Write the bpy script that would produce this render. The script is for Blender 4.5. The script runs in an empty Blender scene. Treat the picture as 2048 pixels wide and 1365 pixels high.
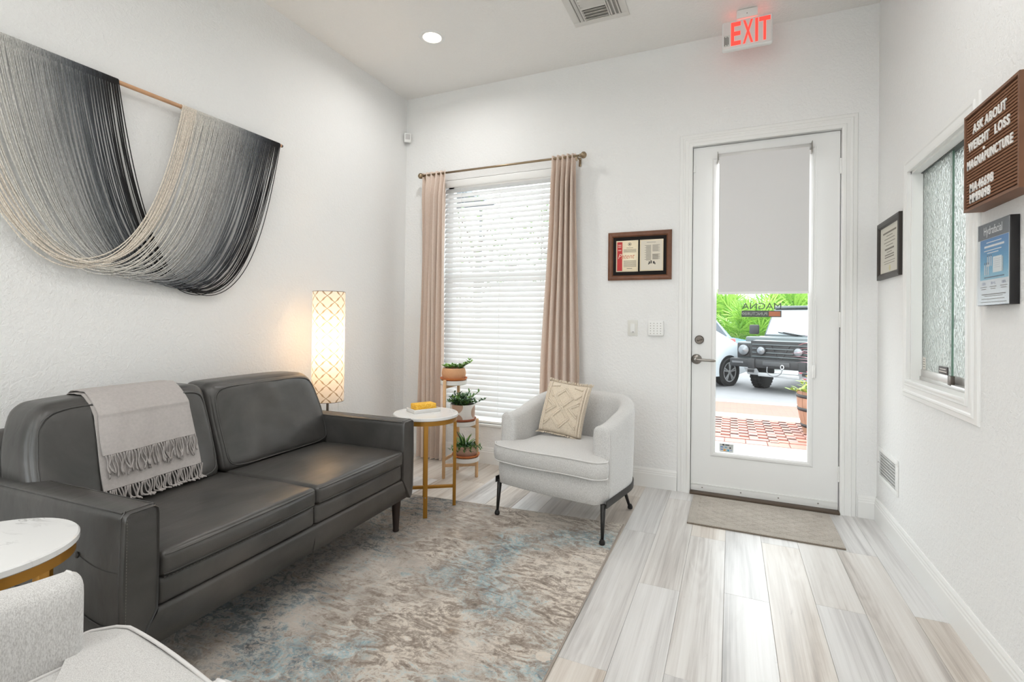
import bpy, bmesh, math, random
from math import sin, cos, pi, radians, sqrt
from mathutils import Vector, Matrix, noise
random.seed(7)
scene = bpy.context.scene
COL = scene.collection

# ---------------------------------------------------------------- camera
CAM = Vector((0, 0, 1.22))
F_PX, CY_PX = 986.25, 634.87
YAW, PITCH, ROLL = 0.418283, 0.0067096, 0.0117217
_f = Vector((-sin(YAW) * cos(PITCH), cos(YAW) * cos(PITCH), sin(PITCH)))
_r = Vector((cos(YAW), sin(YAW), 0)); _u = _r.cross(_f)
_r2 = _r * cos(ROLL) + _u * sin(ROLL); _u2 = -_r * sin(ROLL) + _u * cos(ROLL)
cam_d = bpy.data.cameras.new('camera'); cam = bpy.data.objects.new('camera', cam_d); COL.objects.link(cam)
cam_d.sensor_fit = 'HORIZONTAL'; cam_d.sensor_width = 36; cam_d.lens = F_PX / 2048 * 36
cam_d.shift_y = -(682.5 - CY_PX) / 2048; cam_d.clip_start = 0.05; cam_d.clip_end = 300
cam.matrix_world = Matrix(((_r2.x, _u2.x, -_f.x, CAM.x), (_r2.y, _u2.y, -_f.y, CAM.y), (_r2.z, _u2.z, -_f.z, CAM.z), (0, 0, 0, 1)))
scene.camera = cam

# ---------------------------------------------------------------- world (bright overcast sky), exposure
w = bpy.data.worlds.new('sky'); scene.world = w; w.use_nodes = True
w.node_tree.nodes['Background'].inputs[0].default_value = (0.93, 0.97, 1.0, 1)
w.node_tree.nodes['Background'].inputs[1].default_value = 4.6
scene.view_settings.view_transform = 'Standard'; scene.view_settings.look = 'None'
scene.view_settings.gamma = 1; scene.view_settings.use_curve_mapping = False
scene.view_settings.exposure = 0.18

# ---------------------------------------------------------------- room dimensions
XL, XR, YB, ZC, YF = -2.765, 0.841, 3.766, 3.255, -3.6
WT = 0.16                                            # wall thickness
# recessed downlights: the one in view and unseen ones spread over the room for even light
CANS = [(-1.984, 2.99), (0.05, 2.05), (-1.25, 1.15), (-0.15, 0.35), (-1.45, -0.7), (-0.35, -0.9), (-1.45, -2.5), (-0.35, -2.5)]
CAN_POWER = 6.6
for (x, y) in CANS:
    ld = bpy.data.lights.new('downlight_lamp', 'AREA'); ld.shape = 'DISK'; ld.size = 0.13; ld.energy = CAN_POWER
    ld.color = (1.0, 0.99, 0.975); ld.spread = radians(165)
    lo = bpy.data.objects.new('downlight_lamp', ld); COL.objects.link(lo); lo.location = (x, y, ZC - 0.012)

# ---------------------------------------------------------------- helpers
def lin(c):
    def g(v):
        v /= 255.0
        return v / 12.92 if v <= 0.04045 else ((v + 0.055) / 1.055) ** 2.4
    return (g(c[0]), g(c[1]), g(c[2]), 1)

class MB:
    """collects shapes and links them as one mesh object"""
    def __init__(s): s.v = []; s.f = []; s.m = []
    def add(s, vs, fs, mi=0, M=None):
        o = len(s.v)
        for p in vs:
            p = Vector(p)
            s.v.append(M @ p if M is not None else p)
        for f in fs: s.f.append([i + o for i in f]); s.m.append(mi)
        return s
    def box(s, c, d, rot=None, mi=0):
        x, y, z = d[0] / 2, d[1] / 2, d[2] / 2
        vs = [(-x, -y, -z), (x, -y, -z), (x, y, -z), (-x, y, -z), (-x, -y, z), (x, -y, z), (x, y, z), (-x, y, z)]
        M = Matrix.Translation(c)
        if rot is not None: M = M @ rot.to_4x4()
        return s.add(vs, [(0, 3, 2, 1), (4, 5, 6, 7), (0, 1, 5, 4), (1, 2, 6, 5), (2, 3, 7, 6), (3, 0, 4, 7)], mi, M)
    def span(s, a, b, mi=0):
        return s.box([(a[i] + b[i]) / 2 for i in range(3)], [abs(a[i] - b[i]) for i in range(3)], None, mi)
    def tube(s, pts, r, n=8, closed=False, caps=True, mi=0):
        pts = [Vector(p) for p in pts]; k = len(pts)
        rs = r if isinstance(r, (list, tuple)) else [r] * k
        vs = []; prev = None
        for i, p in enumerate(pts):
            if closed: t = (pts[(i + 1) % k] - pts[i - 1])
            else: t = pts[min(i + 1, k - 1)] - pts[max(i - 1, 0)]
            if t.length < 1e-9: t = Vector((0, 0, 1))
            t.normalize()
            if prev is None:
                a = Vector((0, 0, 1)) if abs(t.z) < 0.9 else Vector((1, 0, 0))
                nrm = (a - t * a.dot(t)).normalized()
            else:
                nrm = prev - t * prev.dot(t)
                nrm = nrm.normalized() if nrm.length > 1e-6 else prev
            prev = nrm; b = t.cross(nrm)
            for j in range(n):
                a = 2 * pi * j / n
                vs.append(p + (nrm * cos(a) + b * sin(a)) * rs[i])
        fs = []
        for i in range(k if closed else k - 1):
            i2 = (i + 1) % k
            for j in range(n):
                fs.append((i * n + j, i * n + (j + 1) % n, i2 * n + (j + 1) % n, i2 * n + j))
        if caps and not closed:
            fs.append(tuple(range(n - 1, -1, -1))); fs.append(tuple((k - 1) * n + j for j in range(n)))
        return s.add(vs, fs, mi)
    def lathe(s, prof, n=24, c=(0, 0, 0), M=None, mi=0, caps=True):
        vs = []; k = len(prof)
        for (r, z) in prof:
            for j in range(n):
                a = 2 * pi * j / n
                vs.append((r * cos(a) + c[0], r * sin(a) + c[1], z + c[2]))
        fs = []
        for i in range(k - 1):
            for j in range(n):
                fs.append((i * n + j, i * n + (j + 1) % n, (i + 1) * n + (j + 1) % n, (i + 1) * n + j))
        if caps:
            if prof[0][0] > 1e-6: fs.append(tuple(range(n - 1, -1, -1)))
            if prof[-1][0] > 1e-6: fs.append(tuple((k - 1) * n + j for j in range(n)))
        return s.add(vs, fs, mi, M)
    def prism(s, poly, d, M=None, mi=0):
        """poly in XY, extruded from z=0 to z=d, then transformed"""
        n = len(poly)
        vs = [(p[0], p[1], 0) for p in poly] + [(p[0], p[1], d) for p in poly]
        fs = [tuple(range(n - 1, -1, -1)), tuple(range(n, 2 * n))] + [(i, (i + 1) % n, n + (i + 1) % n, n + i) for i in range(n)]
        return s.add(vs, fs, mi, M)
    def grid(s, P, closed_u=False, closed_v=False, mi=0, flip=False):
        nu, nv = len(P), len(P[0])
        vs = [p for row in P for p in row]; fs = []
        for i in range(nu if closed_u else nu - 1):
            for j in range(nv if closed_v else nv - 1):
                a, b = i, (i + 1) % nu; c, d = j, (j + 1) % nv
                q = (a * nv + c, b * nv + c, b * nv + d, a * nv + d)
                fs.append(q[::-1] if flip else q)
        return s.add(vs, fs, mi)
    def rbox(s, c, h, r, n=10, puff=(0, 0, 0), fn=None, rot=None, mi=0):
        """rounded box with half sizes h, corner radius r, faces puffed; fn(p) shapes it further (local)"""
        def ax(hh, rr):
            return sorted(set([-hh] + [-hh + rr * (1 - cos(pi / 2 * i / 4)) for i in range(1, 5)] +
                              [(-hh + rr) + (2 * (hh - rr)) * i / n for i in range(1, n)] +
                              [hh - rr * (1 - cos(pi / 2 * i / 4)) for i in range(4, 0, -1)] + [hh]))
        r = min(r, h[0] * .999, h[1] * .999, h[2] * .999)
        A = [ax(h[i], r) for i in range(3)]
        idx = {}; vs = []; fs = []
        def vid(x, y, z):
            k = (round(x, 6), round(y, 6), round(z, 6))
            if k in idx: return idx[k]
            p = Vector((x, y, z)); q = Vector([max(-(h[i] - r), min(h[i] - r, p[i])) for i in range(3)])
            d = p - q
            if d.length > 1e-9: p = q + d.normalized() * r
            t = [x / h[0], y / h[1], z / h[2]]
            pf = [0, 0, 0]
            for i in range(3):
                a, b = (i + 1) % 3, (i + 2) % 3
                pf[i] = puff[i] * t[i] * max(0, 1 - t[a] ** 2) ** .6 * max(0, 1 - t[b] ** 2) ** .6
            p += Vector(pf)
            if fn: p = Vector(fn(p))
            idx[k] = len(vs); vs.append(p); return idx[k]
        for a in range(3):
            b, c2 = (a + 1) % 3, (a + 2) % 3
            for sgn in (-1, 1):
                for i in range(len(A[b]) - 1):
                    for j in range(len(A[c2]) - 1):
                        q = []
                        for (bi, ci) in ((i, j), (i + 1, j), (i + 1, j + 1), (i, j + 1)):
                            p = [0, 0, 0]; p[a] = sgn * h[a]; p[b] = A[b][bi]; p[c2] = A[c2][ci]; q.append(vid(*p))
                        fs.append(q if sgn > 0 else q[::-1])
        M = Matrix.Translation(c)
        if rot is not None: M = M @ rot.to_4x4()
        return s.add(vs, fs, mi, M)
    def mesh(s, name, mats, smooth=False, bevel=0, seg=2, sub=0, weld=False):
        me = bpy.data.meshes.new(name); me.from_pydata([tuple(v) for v in s.v], [], s.f)
        for m in (mats if isinstance(mats, (list, tuple)) else [mats]): me.materials.append(m)
        for p, mi in zip(me.polygons, s.m): p.material_index = mi
        if bevel or weld:
            bm = bmesh.new(); bm.from_mesh(me)
            if weld: bmesh.ops.remove_doubles(bm, verts=bm.verts, dist=1e-5)
            if bevel:
                es = [e for e in bm.edges if len(e.link_faces) == 2 and e.calc_face_angle(0) > 0.5]
                bmesh.ops.bevel(bm, geom=es, offset=bevel, segments=seg, profile=.5, affect='EDGES', clamp_overlap=True)
            bmesh.ops.recalc_face_normals(bm, faces=bm.faces)
            bm.to_mesh(me); bm.free()
        if smooth:
            me.polygons.foreach_set('use_smooth', [True] * len(me.polygons))
        me.update(); return me
    def build(s, name, mats, parent=None, smooth=False, bevel=0, seg=2, weld=False, angle=None):
        me = s.mesh(name, mats, smooth or angle is not None or bevel > 0, bevel, seg, weld=weld)
        if bevel > 0 and angle is None and not smooth: angle = 35
        if angle is not None:
            bm = bmesh.new(); bm.from_mesh(me)
            for e in bm.edges:
                e.smooth = not (len(e.link_faces) == 2 and e.calc_face_angle(0) > radians(angle))
            bm.to_mesh(me); bm.free()
        return link(name, me, parent)

def link(name, me, parent=None):
    o = bpy.data.objects.new(name, me); COL.objects.link(o)
    if parent is not None: o.parent = parent
    return o
def tag(o, label=None, cat=None, group=None, kind=None):
    if label: o['label'] = label
    if cat: o['category'] = cat
    if group: o['group'] = group
    if kind: o['kind'] = kind
    return o
def thing(name, label, cat, loc=(0, 0, 0), rz=0, group=None):
    o = bpy.data.objects.new(name, None); COL.objects.link(o); o.empty_display_size = .1
    o.location = loc; o.rotation_euler = (0, 0, rz)
    return tag(o, label, cat, group)
def copy_tree(o, parent=None):
    c = o.copy(); COL.objects.link(c)
    if parent is not None: c.parent = parent
    for ch in list(o.children): copy_tree(ch, c)
    return c
def frame(o, X, Y, Z):
    return Matrix(((X[0], Y[0], Z[0], o[0]), (X[1], Y[1], Z[1], o[1]), (X[2], Y[2], Z[2], o[2]), (0, 0, 0, 1)))
def M_back(x, y, z): return frame((x, y, z), (1, 0, 0), (0, 0, 1), (0, -1, 0))      # faces the camera from the back wall
def M_right(x, y, z): return frame((x, y, z), (0, -1, 0), (0, 0, 1), (-1, 0, 0))    # faces into the room from the right wall
def M_out(x, y, z): return frame((x, y, z), (-1, 0, 0), (0, 0, 1), (0, 1, 0))       # faces the street
def text_data(body, size=1.0, extrude=0.0, align='LEFT', shear=0.0, sx=1.0, bold=0.0, space=1.0):
    cu = bpy.data.curves.new('lettering', 'FONT'); cu.body = body; cu.size = size; cu.extrude = extrude
    cu.align_x = align; cu.shear = shear; cu.offset = bold; cu.space_character = space; cu.resolution_u = 3
    ob = bpy.data.objects.new('lettering', cu); COL.objects.link(ob)
    dg = bpy.context.evaluated_depsgraph_get(); dg.update()
    me = bpy.data.meshes.new_from_object(ob.evaluated_get(dg))
    bpy.data.objects.remove(ob); bpy.data.curves.remove(cu)
    if sx != 1.0:
        for v in me.vertices: v.co.x *= sx
    return me
def text(name, body, M, mat, parent=None, **k):
    me = text_data(body, **k); me.materials.clear(); me.materials.append(mat)
    o = link(name, me, parent); o.matrix_local = M; return o
def sm(a, b, x):
    t = max(0.0, min(1.0, (x - a) / (b - a))); return t * t * (3 - 2 * t)
def lerp_path(pts, n):
    """even resampling of a polyline through Catmull-Rom"""
    pts = [Vector(p) for p in pts]; out = []
    k = len(pts) - 1
    for i in range(n):
        t = i / (n - 1) * k; j = min(int(t), k - 1); u = t - j
        p0 = pts[max(j - 1, 0)]; p1 = pts[j]; p2 = pts[j + 1]; p3 = pts[min(j + 2, k)]
        out.append(0.5 * ((2 * p1) + (p2 - p0) * u + (2 * p0 - 5 * p1 + 4 * p2 - p3) * u * u + (3 * p1 - p0 - 3 * p2 + p3) * u ** 3))
    return out

# ---------------------------------------------------------------- materials
class NT:
    def __init__(s, name):
        s.m = bpy.data.materials.new(name); s.m.use_nodes = True; s.t = s.m.node_tree; s.n = s.t.nodes
        s.b = s.n['Principled BSDF']; s.out = s.n['Material Output']
    def node(s, typ, **k):
        n = s.n.new(typ)
        for a, v in k.items(): setattr(n, a, v)
        return n
    def L(s, a, b): s.t.links.new(a, b)
    def set(s, **k):
        for a, v in k.items(): s.b.inputs[a.replace('_', ' ')].default_value = v
        return s
    def coord(s, kind='Object', scale=(1, 1, 1), loc=(0, 0, 0), rot=(0, 0, 0)):
        tc = s.node('ShaderNodeTexCoord'); mp = s.node('ShaderNodeMapping')
        mp.inputs['Scale'].default_value = scale; mp.inputs['Location'].default_value = loc; mp.inputs['Rotation'].default_value = rot
        s.L(tc.outputs[kind], mp.inputs[0]); return mp.outputs[0]
    def noise(s, co, scale, detail=4, rough=.55, dist=0):
        n = s.node('ShaderNodeTexNoise'); n.inputs['Scale'].default_value = scale; n.inputs['Detail'].default_value = detail
        n.inputs['Roughness'].default_value = rough; n.inputs['Distortion'].default_value = dist
        s.L(co, n.inputs['Vector']); return n.outputs['Fac']
    def ramp(s, fac, stops, interp='LINEAR'):
        r = s.node('ShaderNodeValToRGB'); r.color_ramp.interpolation = interp; e = r.color_ramp.elements
        while len(e) > 1: e.remove(e[-1])
        for i, (p, c) in enumerate(stops):
            if i == 0: e[0].position = p; x = e[0]
            else: x = e.new(p)
            x.color = c if len(c) == 4 else (c[0], c[1], c[2], 1)
        s.L(fac, r.inputs[0]); return r.outputs[0]
    def math(s, op, a, b=None, c=None):
        n = s.node('ShaderNodeMath', operation=op)
        for i, v in enumerate((a, b, c)):
            if v is None: continue
            if isinstance(v, (int, float)): n.inputs[i].default_value = v
            else: s.L(v, n.inputs[i])
        return n.outputs[0]
    def mix(s, fac, a, b, mode='MIX'):
        n = s.node('ShaderNodeMix', data_type='RGBA', blend_type=mode)
        for sock, v in ((n.inputs[0], fac), (n.inputs[6], a), (n.inputs[7], b)):
            if isinstance(v, (int, float)): sock.default_value = v
            elif isinstance(v, tuple): sock.default_value = v
            else: s.L(v, sock)
        return n.outputs[2]
    def bump(s, h, strength=.2, dist=.002):
        b = s.node('ShaderNodeBump'); b.inputs['Strength'].default_value = strength; b.inputs['Distance'].default_value = dist
        s.L(h, b.inputs['Height']); s.L(b.outputs[0], s.b.inputs['Normal']); return b
    def base(s, c): s.L(c, s.b.inputs['Base Color'])

MATS = {}
def plain(name, rgb, rough=.5, metal=0.0, bump=0, bscale=200, spec=None, var=0.0, vscale=6, emit=None, estr=0):
    if name in MATS: return MATS[name]
    t = NT(name); c = lin(rgb); t.set(Base_Color=c, Roughness=rough, Metallic=metal)
    if spec is not None: t.b.inputs['Specular IOR Level'].default_value = spec
    co = None
    if bump or var: co = t.coord('Object')
    if var:
        f = t.noise(co, vscale, 4)
        t.base(t.ramp(f, [(.3, tuple(v * (1 - var) for v in c[:3])), (.7, tuple(min(1, v * (1 + var)) for v in c[:3]))]))
    if bump: t.bump(t.noise(co, bscale, 3), bump, .002)
    if emit: t.set(Emission_Color=lin(emit), Emission_Strength=estr)
    MATS[name] = t.m; return t.m

def m_wall(name, rgb):
    t = NT(name); t.set(Base_Color=lin(rgb), Roughness=.85)
    co = t.coord('Object')
    a = t.noise(co, 55, 3, .6, .4); b = t.noise(co, 170, 2)
    t.bump(t.math('ADD', t.ramp(a, [(.42, (0, 0, 0)), (.62, (1, 1, 1))]), t.math('MULTIPLY', b, .35)), .35, .0035)
    return t.m
M_WALL = m_wall('wall paint', (243, 243, 242))
M_CEIL = m_wall('ceiling paint', (246, 244, 241))
M_TRIM = plain('white trim paint', (242, 242, 240), .4)
M_DOORW = plain('white door paint', (242, 242, 241), .38)
M_WHITE = plain('white plastic', (243, 243, 241), .4)
M_BLACK = plain('black metal', (26, 24, 23), .45)
M_CHROME = plain('brushed nickel', (150, 145, 140), .3, 1.0)
M_STEELD = plain('dark nickel', (105, 98, 92), .35, 1.0)
# ================================================================ THE SETTING
def struct(o, label, cat): return tag(o, label, cat, kind='structure')

# ---- floor: base slab + every plank
def m_plank():
    t = NT('grey oak plank')
    oi = t.node('ShaderNodeObjectInfo'); rnd = oi.outputs['Random']
    tc = t.node('ShaderNodeTexCoord'); cb = t.node('ShaderNodeCombineXYZ')
    t.L(t.math('MULTIPLY', rnd, 37.0), cb.inputs[0]); t.L(t.math('MULTIPLY', rnd, 91.0), cb.inputs[1])
    ad = t.node('ShaderNodeVectorMath', operation='ADD'); t.L(tc.outputs['Object'], ad.inputs[0]); t.L(cb.outputs[0], ad.inputs[1])
    def mp(sc):
        m = t.node('ShaderNodeMapping'); m.inputs['Scale'].default_value = sc; t.L(ad.outputs[0], m.inputs[0]); return m.outputs[0]
    big = t.noise(mp((5, .30, 1)), 1.5, 4, .55, .9)
    # knots: rings around sparse points, stretched along the board
    vo = t.node('ShaderNodeTexVoronoi'); vo.inputs['Scale'].default_value = 1.0; t.L(mp((5.0, .62, 1)), vo.inputs['Vector'])
    wob_n = t.noise(mp((6, 1.2, 1)), 1.5, 4, .6, .3)
    rings = t.math('MULTIPLY', t.math('SINE', t.math('ADD', t.math('MULTIPLY', vo.outputs['Distance'], 62), t.math('MULTIPLY', wob_n, 26))), t.ramp(vo.outputs['Distance'], [(.03, (1, 1, 1)), (.55, (0, 0, 0))]))
    streak = t.noise(mp((30, .55, 1)), 1.8, 6, .62, .6)
    fine = t.noise(mp((150, 1.6, 1)), 2.0, 4, .6, .2)
    spot = t.ramp(t.noise(mp((9, 3.0, 1)), 2.2, 5, .7, .6), [(.64, (0, 0, 0)), (.76, (1, 1, 1))])
    f = t.math('ADD', t.math('MULTIPLY', big, .58), t.math('ADD', t.math('MULTIPLY', streak, .28), t.math('ADD', t.math('MULTIPLY', fine, .12), t.math('MULTIPLY', rings, .030))))
    f = t.math('SUBTRACT', f, t.math('MULTIPLY', spot, .07))
    warm = t.ramp(f, [(.34, lin((152, 140, 130))), (.44, lin((192, 181, 170))), (.52, lin((212, 204, 195))), (.64, lin((226, 221, 214)))])
    cool = t.ramp(f, [(.34, lin((158, 155, 153))), (.44, lin((197, 194, 192))), (.52, lin((217, 215, 213))), (.64, lin((230, 229, 228)))])
    wn = t.node('ShaderNodeTexWhiteNoise', noise_dimensions='1D'); t.L(rnd, wn.inputs['W'])
    t.base(t.mix(t.ramp(wn.outputs['Value'], [(.10, (0, 0, 0)), (.65, (1, 1, 1))]), warm, cool))
    t.L(t.math('ADD', t.math('MULTIPLY', streak, .12), .25), t.b.inputs['Roughness'])
    t.b.inputs['Specular IOR Level'].default_value = .75
    t.bump(t.math('ADD', fine, streak), .06, .001)
    return t.m
M_PLANK = m_plank()
M_SUB = plain('subfloor', (120, 110, 100), .9)
floor = MB().span((XL, YF, -.06), (XR, YB + .02, -.009)).build('floor', M_SUB)
struct(floor, 'grey wood-look plank floor of the waiting room', 'floor')
PW, PL = .183, 1.22
cache = {}
ix = 0; x = XL
while x < XR - .001:
    x1 = min(x + PW, XR); y = YF - (ix * .47 % 1) * PL
    while y < YB + .02:
        a, b = max(y, YF), min(y + PL, YB + .02)
        if b - a > .02:
            key = (round(x1 - x, 3), round(b - a, 3))
            if key not in cache:
                hw, hl = (x1 - x) / 2 - .0004, (b - a) / 2 - .0004
                cache[key] = MB().box((0, 0, -.0045), (hw * 2, hl * 2, .009)).mesh('plank', M_PLANK, bevel=.0009, seg=1)
            o = link('plank', cache[key], floor); o.location = ((x + x1) / 2, (a + b) / 2, 0)
        y += PL
    x = x1; ix += 1

# ---- walls, ceiling
WX0, WX1, WZ0, WZ1 = -2.36, -1.24, .335, 2.46        # window opening
DX0, DX1, DZ1 = -.297, .679, 2.522                   # door opening
def wall_x(name, y0, y1, holes, x0, x1, z1):
    """wall along X with rectangular holes [(xa,xb,za,zb)] sorted by x"""
    m = MB(); c = x0
    for (xa, xb, za, zb) in holes:
        m.span((c, y0, 0), (xa, y1, z1)); m.span((xa, y0, zb), (xb, y1, z1))
        if za > 0: m.span((xa, y0, 0), (xb, y1, za))
        c = xb
    m.span((c, y0, 0), (x1, y1, z1)); return m.build(name, M_WALL)
wb = wall_x('wall_back', YB, YB + WT, [(WX0, WX1, WZ0, WZ1), (DX0, DX1, 0, DZ1)], XL - WT, XR + .9, ZC)
struct(wb, 'white textured back wall with the window and the glass door', 'wall')
wl = MB().span((XL - WT, YF - WT, 0), (XL, YB, ZC)).build('wall_left', M_WALL)
struct(wl, 'white textured left wall behind the sofa', 'wall')
SY0, SY1, SZ0, SZ1 = 2.45, 3.15, .935, 2.01          # service hatch opening in the right wall
RT = .13
m = MB(); m.span((XR, YF - WT, 0), (XR + RT, SY0, ZC)); m.span((XR, SY1, 0), (XR + RT, YB, ZC))
m.span((XR, SY0, 0), (XR + RT, SY1, SZ0)); m.span((XR, SY0, SZ1), (XR + RT, SY1, ZC))
struct(m.build('wall_right', M_WALL), 'white textured right wall with the glass service hatch', 'wall')
FX0, FX1, FZ0, FZ1 = -2.68, -.42, .12, 3.00           # unseen window added behind the camera to light the room
wf = wall_x('wall_front', YF - WT, YF, [(FX0, FX1, FZ0, FZ1)], XL, XR, ZC)
struct(wf, 'white wall behind the camera with a window added for fill light', 'wall')
added_win = thing('added_window', 'wide unseen window added behind the camera to light the room', 'window', (0, 0, 0)); added_win['kind'] = 'structure'
OX = XR + 2.3
of = MB().span((XR + RT, 1.2, 0), (OX, 1.3, ZC)).span((OX, 1.2, 0), (OX + .1, YB, ZC)).span((XR + RT, 1.2, -.1), (OX, YB, 0))
struct(of.build('wall_office', M_WALL), 'white walls of the office behind the service hatch', 'wall')
cl = MB().span((XL - WT, YF - WT, ZC), (OX + .1, YB + WT, ZC + .1)).build('ceiling', M_CEIL)
struct(cl, 'white ceiling with recessed downlights and an air vent', 'ceiling')
ld = bpy.data.lights.new('office_fill', 'AREA'); ld.shape = 'RECTANGLE'; ld.size = .6; ld.size_y = .6; ld.energy = 24; ld.color = (1, .97, .92)  # fill lamp added in the office to brighten the hatch glass
lo = bpy.data.objects.new('office_fill', ld); COL.objects.link(lo); lo.location = (XR + 1.3, 2.6, ZC - .045)
op = thing('office_fill_panel', 'square glowing ceiling panel added in the office to light the hatch glass', 'fill light', (XR + 1.3, 2.6, ZC))  # fixture added around the fill lamp
MB().span((-.32, -.32, -.035), (.32, .32, 0)).build('housing', M_TRIM, op, bevel=.004)
MB().span((-.30, -.30, -.038), (.30, .30, -.034)).build('diffuser', plain('fill panel glow', (250, 248, 240), .5, emit=(255, 248, 235), estr=3), op)

# ---- baseboards (stepped profile)
BB = [(0, 0), (.014, 0), (.014, .098), (.0115, .104), (.0115, .113), (.009, .119), (.009, .127), (.004, .14), (0, .14)]
def board(name, a, b, nrm, label):
    a, b, nrm = Vector(a), Vector(b), Vector(nrm)
    d = (b - a); M = frame(a, nrm, (0, 0, 1), d.normalized())
    o = MB().prism(BB, d.length, M).build(name, M_TRIM, weld=True); return struct(o, label, 'baseboard')
board('baseboard_back', (XL, YB, 0), (-.352, YB, 0), (0, -1, 0), 'white moulded baseboard under the window')
board('baseboard_corner', (.742, YB, 0), (XR, YB, 0), (0, -1, 0), 'short white baseboard between door casing and right wall')
board('baseboard_right', (XR, YF, 0), (XR, YB, 0), (-1, 0, 0), 'white moulded baseboard along the right wall')
board('baseboard_left', (XL, YF, 0), (XL, YB, 0), (1, 0, 0), 'white moulded baseboard along the left wall behind the sofa')

# ---- casings: profile swept with mitred corners
CP = [(0, 0), (0, .016), (.010, .019), (.022, .019), (.026, .015), (.046, .013), (.052, .016), (.060, .016), (.064, .011), (.084, .009), (.088, .004), (.088, 0)]
def casing(name, corners, outward, nrm, label, closed=False):
    """corners: inner-edge polyline; outward: mitre direction per corner (to the outer edge); nrm: into the room"""
    m = MB(); nrm = Vector(nrm); P = []
    for c, o in zip(corners, outward):
        P.append([Vector(c) + Vector(o) * p[0] + nrm * p[1] for p in CP])
    m.grid(P, closed_u=closed, closed_v=True)
    if not closed:
        n = len(CP); m.f.append(list(range(n))); m.m.append(0); m.f.append([(len(P) - 1) * n + i for i in range(n)][::-1]); m.m.append(0)
    o = m.build(name, M_TRIM, weld=True, bevel=0); return struct(o, label, 'trim')
casing('trim_1', [(-.262, YB, 0), (-.262, YB, 2.487), (.645, YB, 2.487), (.645, YB, 0)], [(-1, 0, 0), (-1, 0, 1), (1, 0, 1), (1, 0, 0)], (0, -1, 0), 'white moulded casing around the entrance door')
casing('trim_2', [(XR, SY1, SZ0), (XR, SY1, SZ1), (XR, SY0, SZ1), (XR, SY0, SZ0)], [(0, 1, -1), (0, 1, 1), (0, -1, 1), (0, -1, -1)], (-1, 0, 0), 'white moulded casing around the service hatch', closed=True)

# ---- entrance door
door = thing('door_1', 'white entrance door with a tall glass pane and lever handle', 'door', (0, 0, 0)); door['kind'] = 'structure'
YD = YB + .022
j = MB(); j.span((DX0, YB, 0), (-.262, YB + WT, DZ1)); j.span((.645, YB, 0), (DX1, YB + WT, DZ1)); j.span((-.262, YB, 2.487), (.645, YB + WT, DZ1))
j.span((-.262, YD + .047, .02), (-.247, YB + WT - .02, 2.487)); j.span((.63, YD + .047, .02), (.645, YB + WT - .02, 2.487)); j.span((-.262, YD + .047, 2.472), (.645, YB + WT - .02, 2.487))
j.build('jamb', M_DOORW, door)
GX0, GX1, GZ0, GZ1 = -.100, .470, .302, 2.362
s = MB(); s.span((-.258, YD, .03), (GX0, YD + .045, 2.483)); s.span((GX1, YD, .03), (.641, YD + .045, 2.483))
s.span((GX0, YD, .03), (GX1, YD + .045, GZ0)); s.span((GX0, YD, GZ1), (GX1, YD + .045, 2.483)); s.build('door_slab', M_DOORW, door)
# raised moulding around the lite
LP = [(-.004, .0), (-.004, -.004), (.008, -.010), (.020, -.009), (.028, -.003), (.030, 0)]
P = []
for (cx, cz, ox, oz) in ((GX0, GZ0, -1, -1), (GX1, GZ0, 1, -1), (GX1, GZ1, 1, 1), (GX0, GZ1, -1, 1)):
    P.append([Vector((cx + ox * p[0], YD + p[1], cz + oz * p[0])) for p in LP])
MB().grid(P, closed_u=True, closed_v=True).build('lite_frame', M_DOORW, door, weld=True)
def m_glass(name, tint=(1, 1, 1, 1), refl=.06):
    t = NT(name); tr = t.node('ShaderNodeBsdfTransparent'); tr.inputs[0].default_value = tint
    gl = t.node('ShaderNodeBsdfGlossy'); gl.inputs['Roughness'].default_value = .01
    fr = t.node('ShaderNodeFresnel'); fr.inputs[0].default_value = 1.45
    geo = t.node('ShaderNodeNewGeometry'); mx = t.node('ShaderNodeMixShader'); t.L(t.math('MULTIPLY', fr.outputs[0], t.math('SUBTRACT', 1.0, geo.outputs['Backfacing'])), mx.inputs[0]); t.L(tr.outputs[0], mx.inputs[1]); t.L(gl.outputs[0], mx.inputs[2])
    t.L(mx.outputs[0], t.out.inputs[0]); return t.m
M_GLASS = m_glass('clear window glass', (.97, .985, .98, 1))
MB().span((GX0 - .005, YD + .021, GZ0 - .005), (GX1 + .005, YD + .025, GZ1 + .005)).build('pane', M_GLASS, door)
# bottom sweep with screws, threshold
MB().span((-.257, YD - .006, .018), (.640, YD, .068)).span((-.257, YD - .009, .060), (.640, YD, .070)).build('sweep', M_WHITE, door, bevel=.0015)
for xx in (-.18, .07, .30, .53):
    MB().lathe([(0, .002), (.004, .0015), (.005, 0)], 10, M=M_back(xx, YD - .006, .043)).build('screw', M_CHROME, door)
MB().span((-.262, YB - .030, 0), (.645, YB + WT, .016)).build('threshold', plain('bronze threshold', (98, 84, 72), .5, .3), door, bevel=.003)
for (zz, xx) in ((2.33, -.25),): MB().box((xx, YD - .006, zz), (.018, .012, .05)).build('contact_sensor', M_WHITE, door, bevel=.003)
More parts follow.
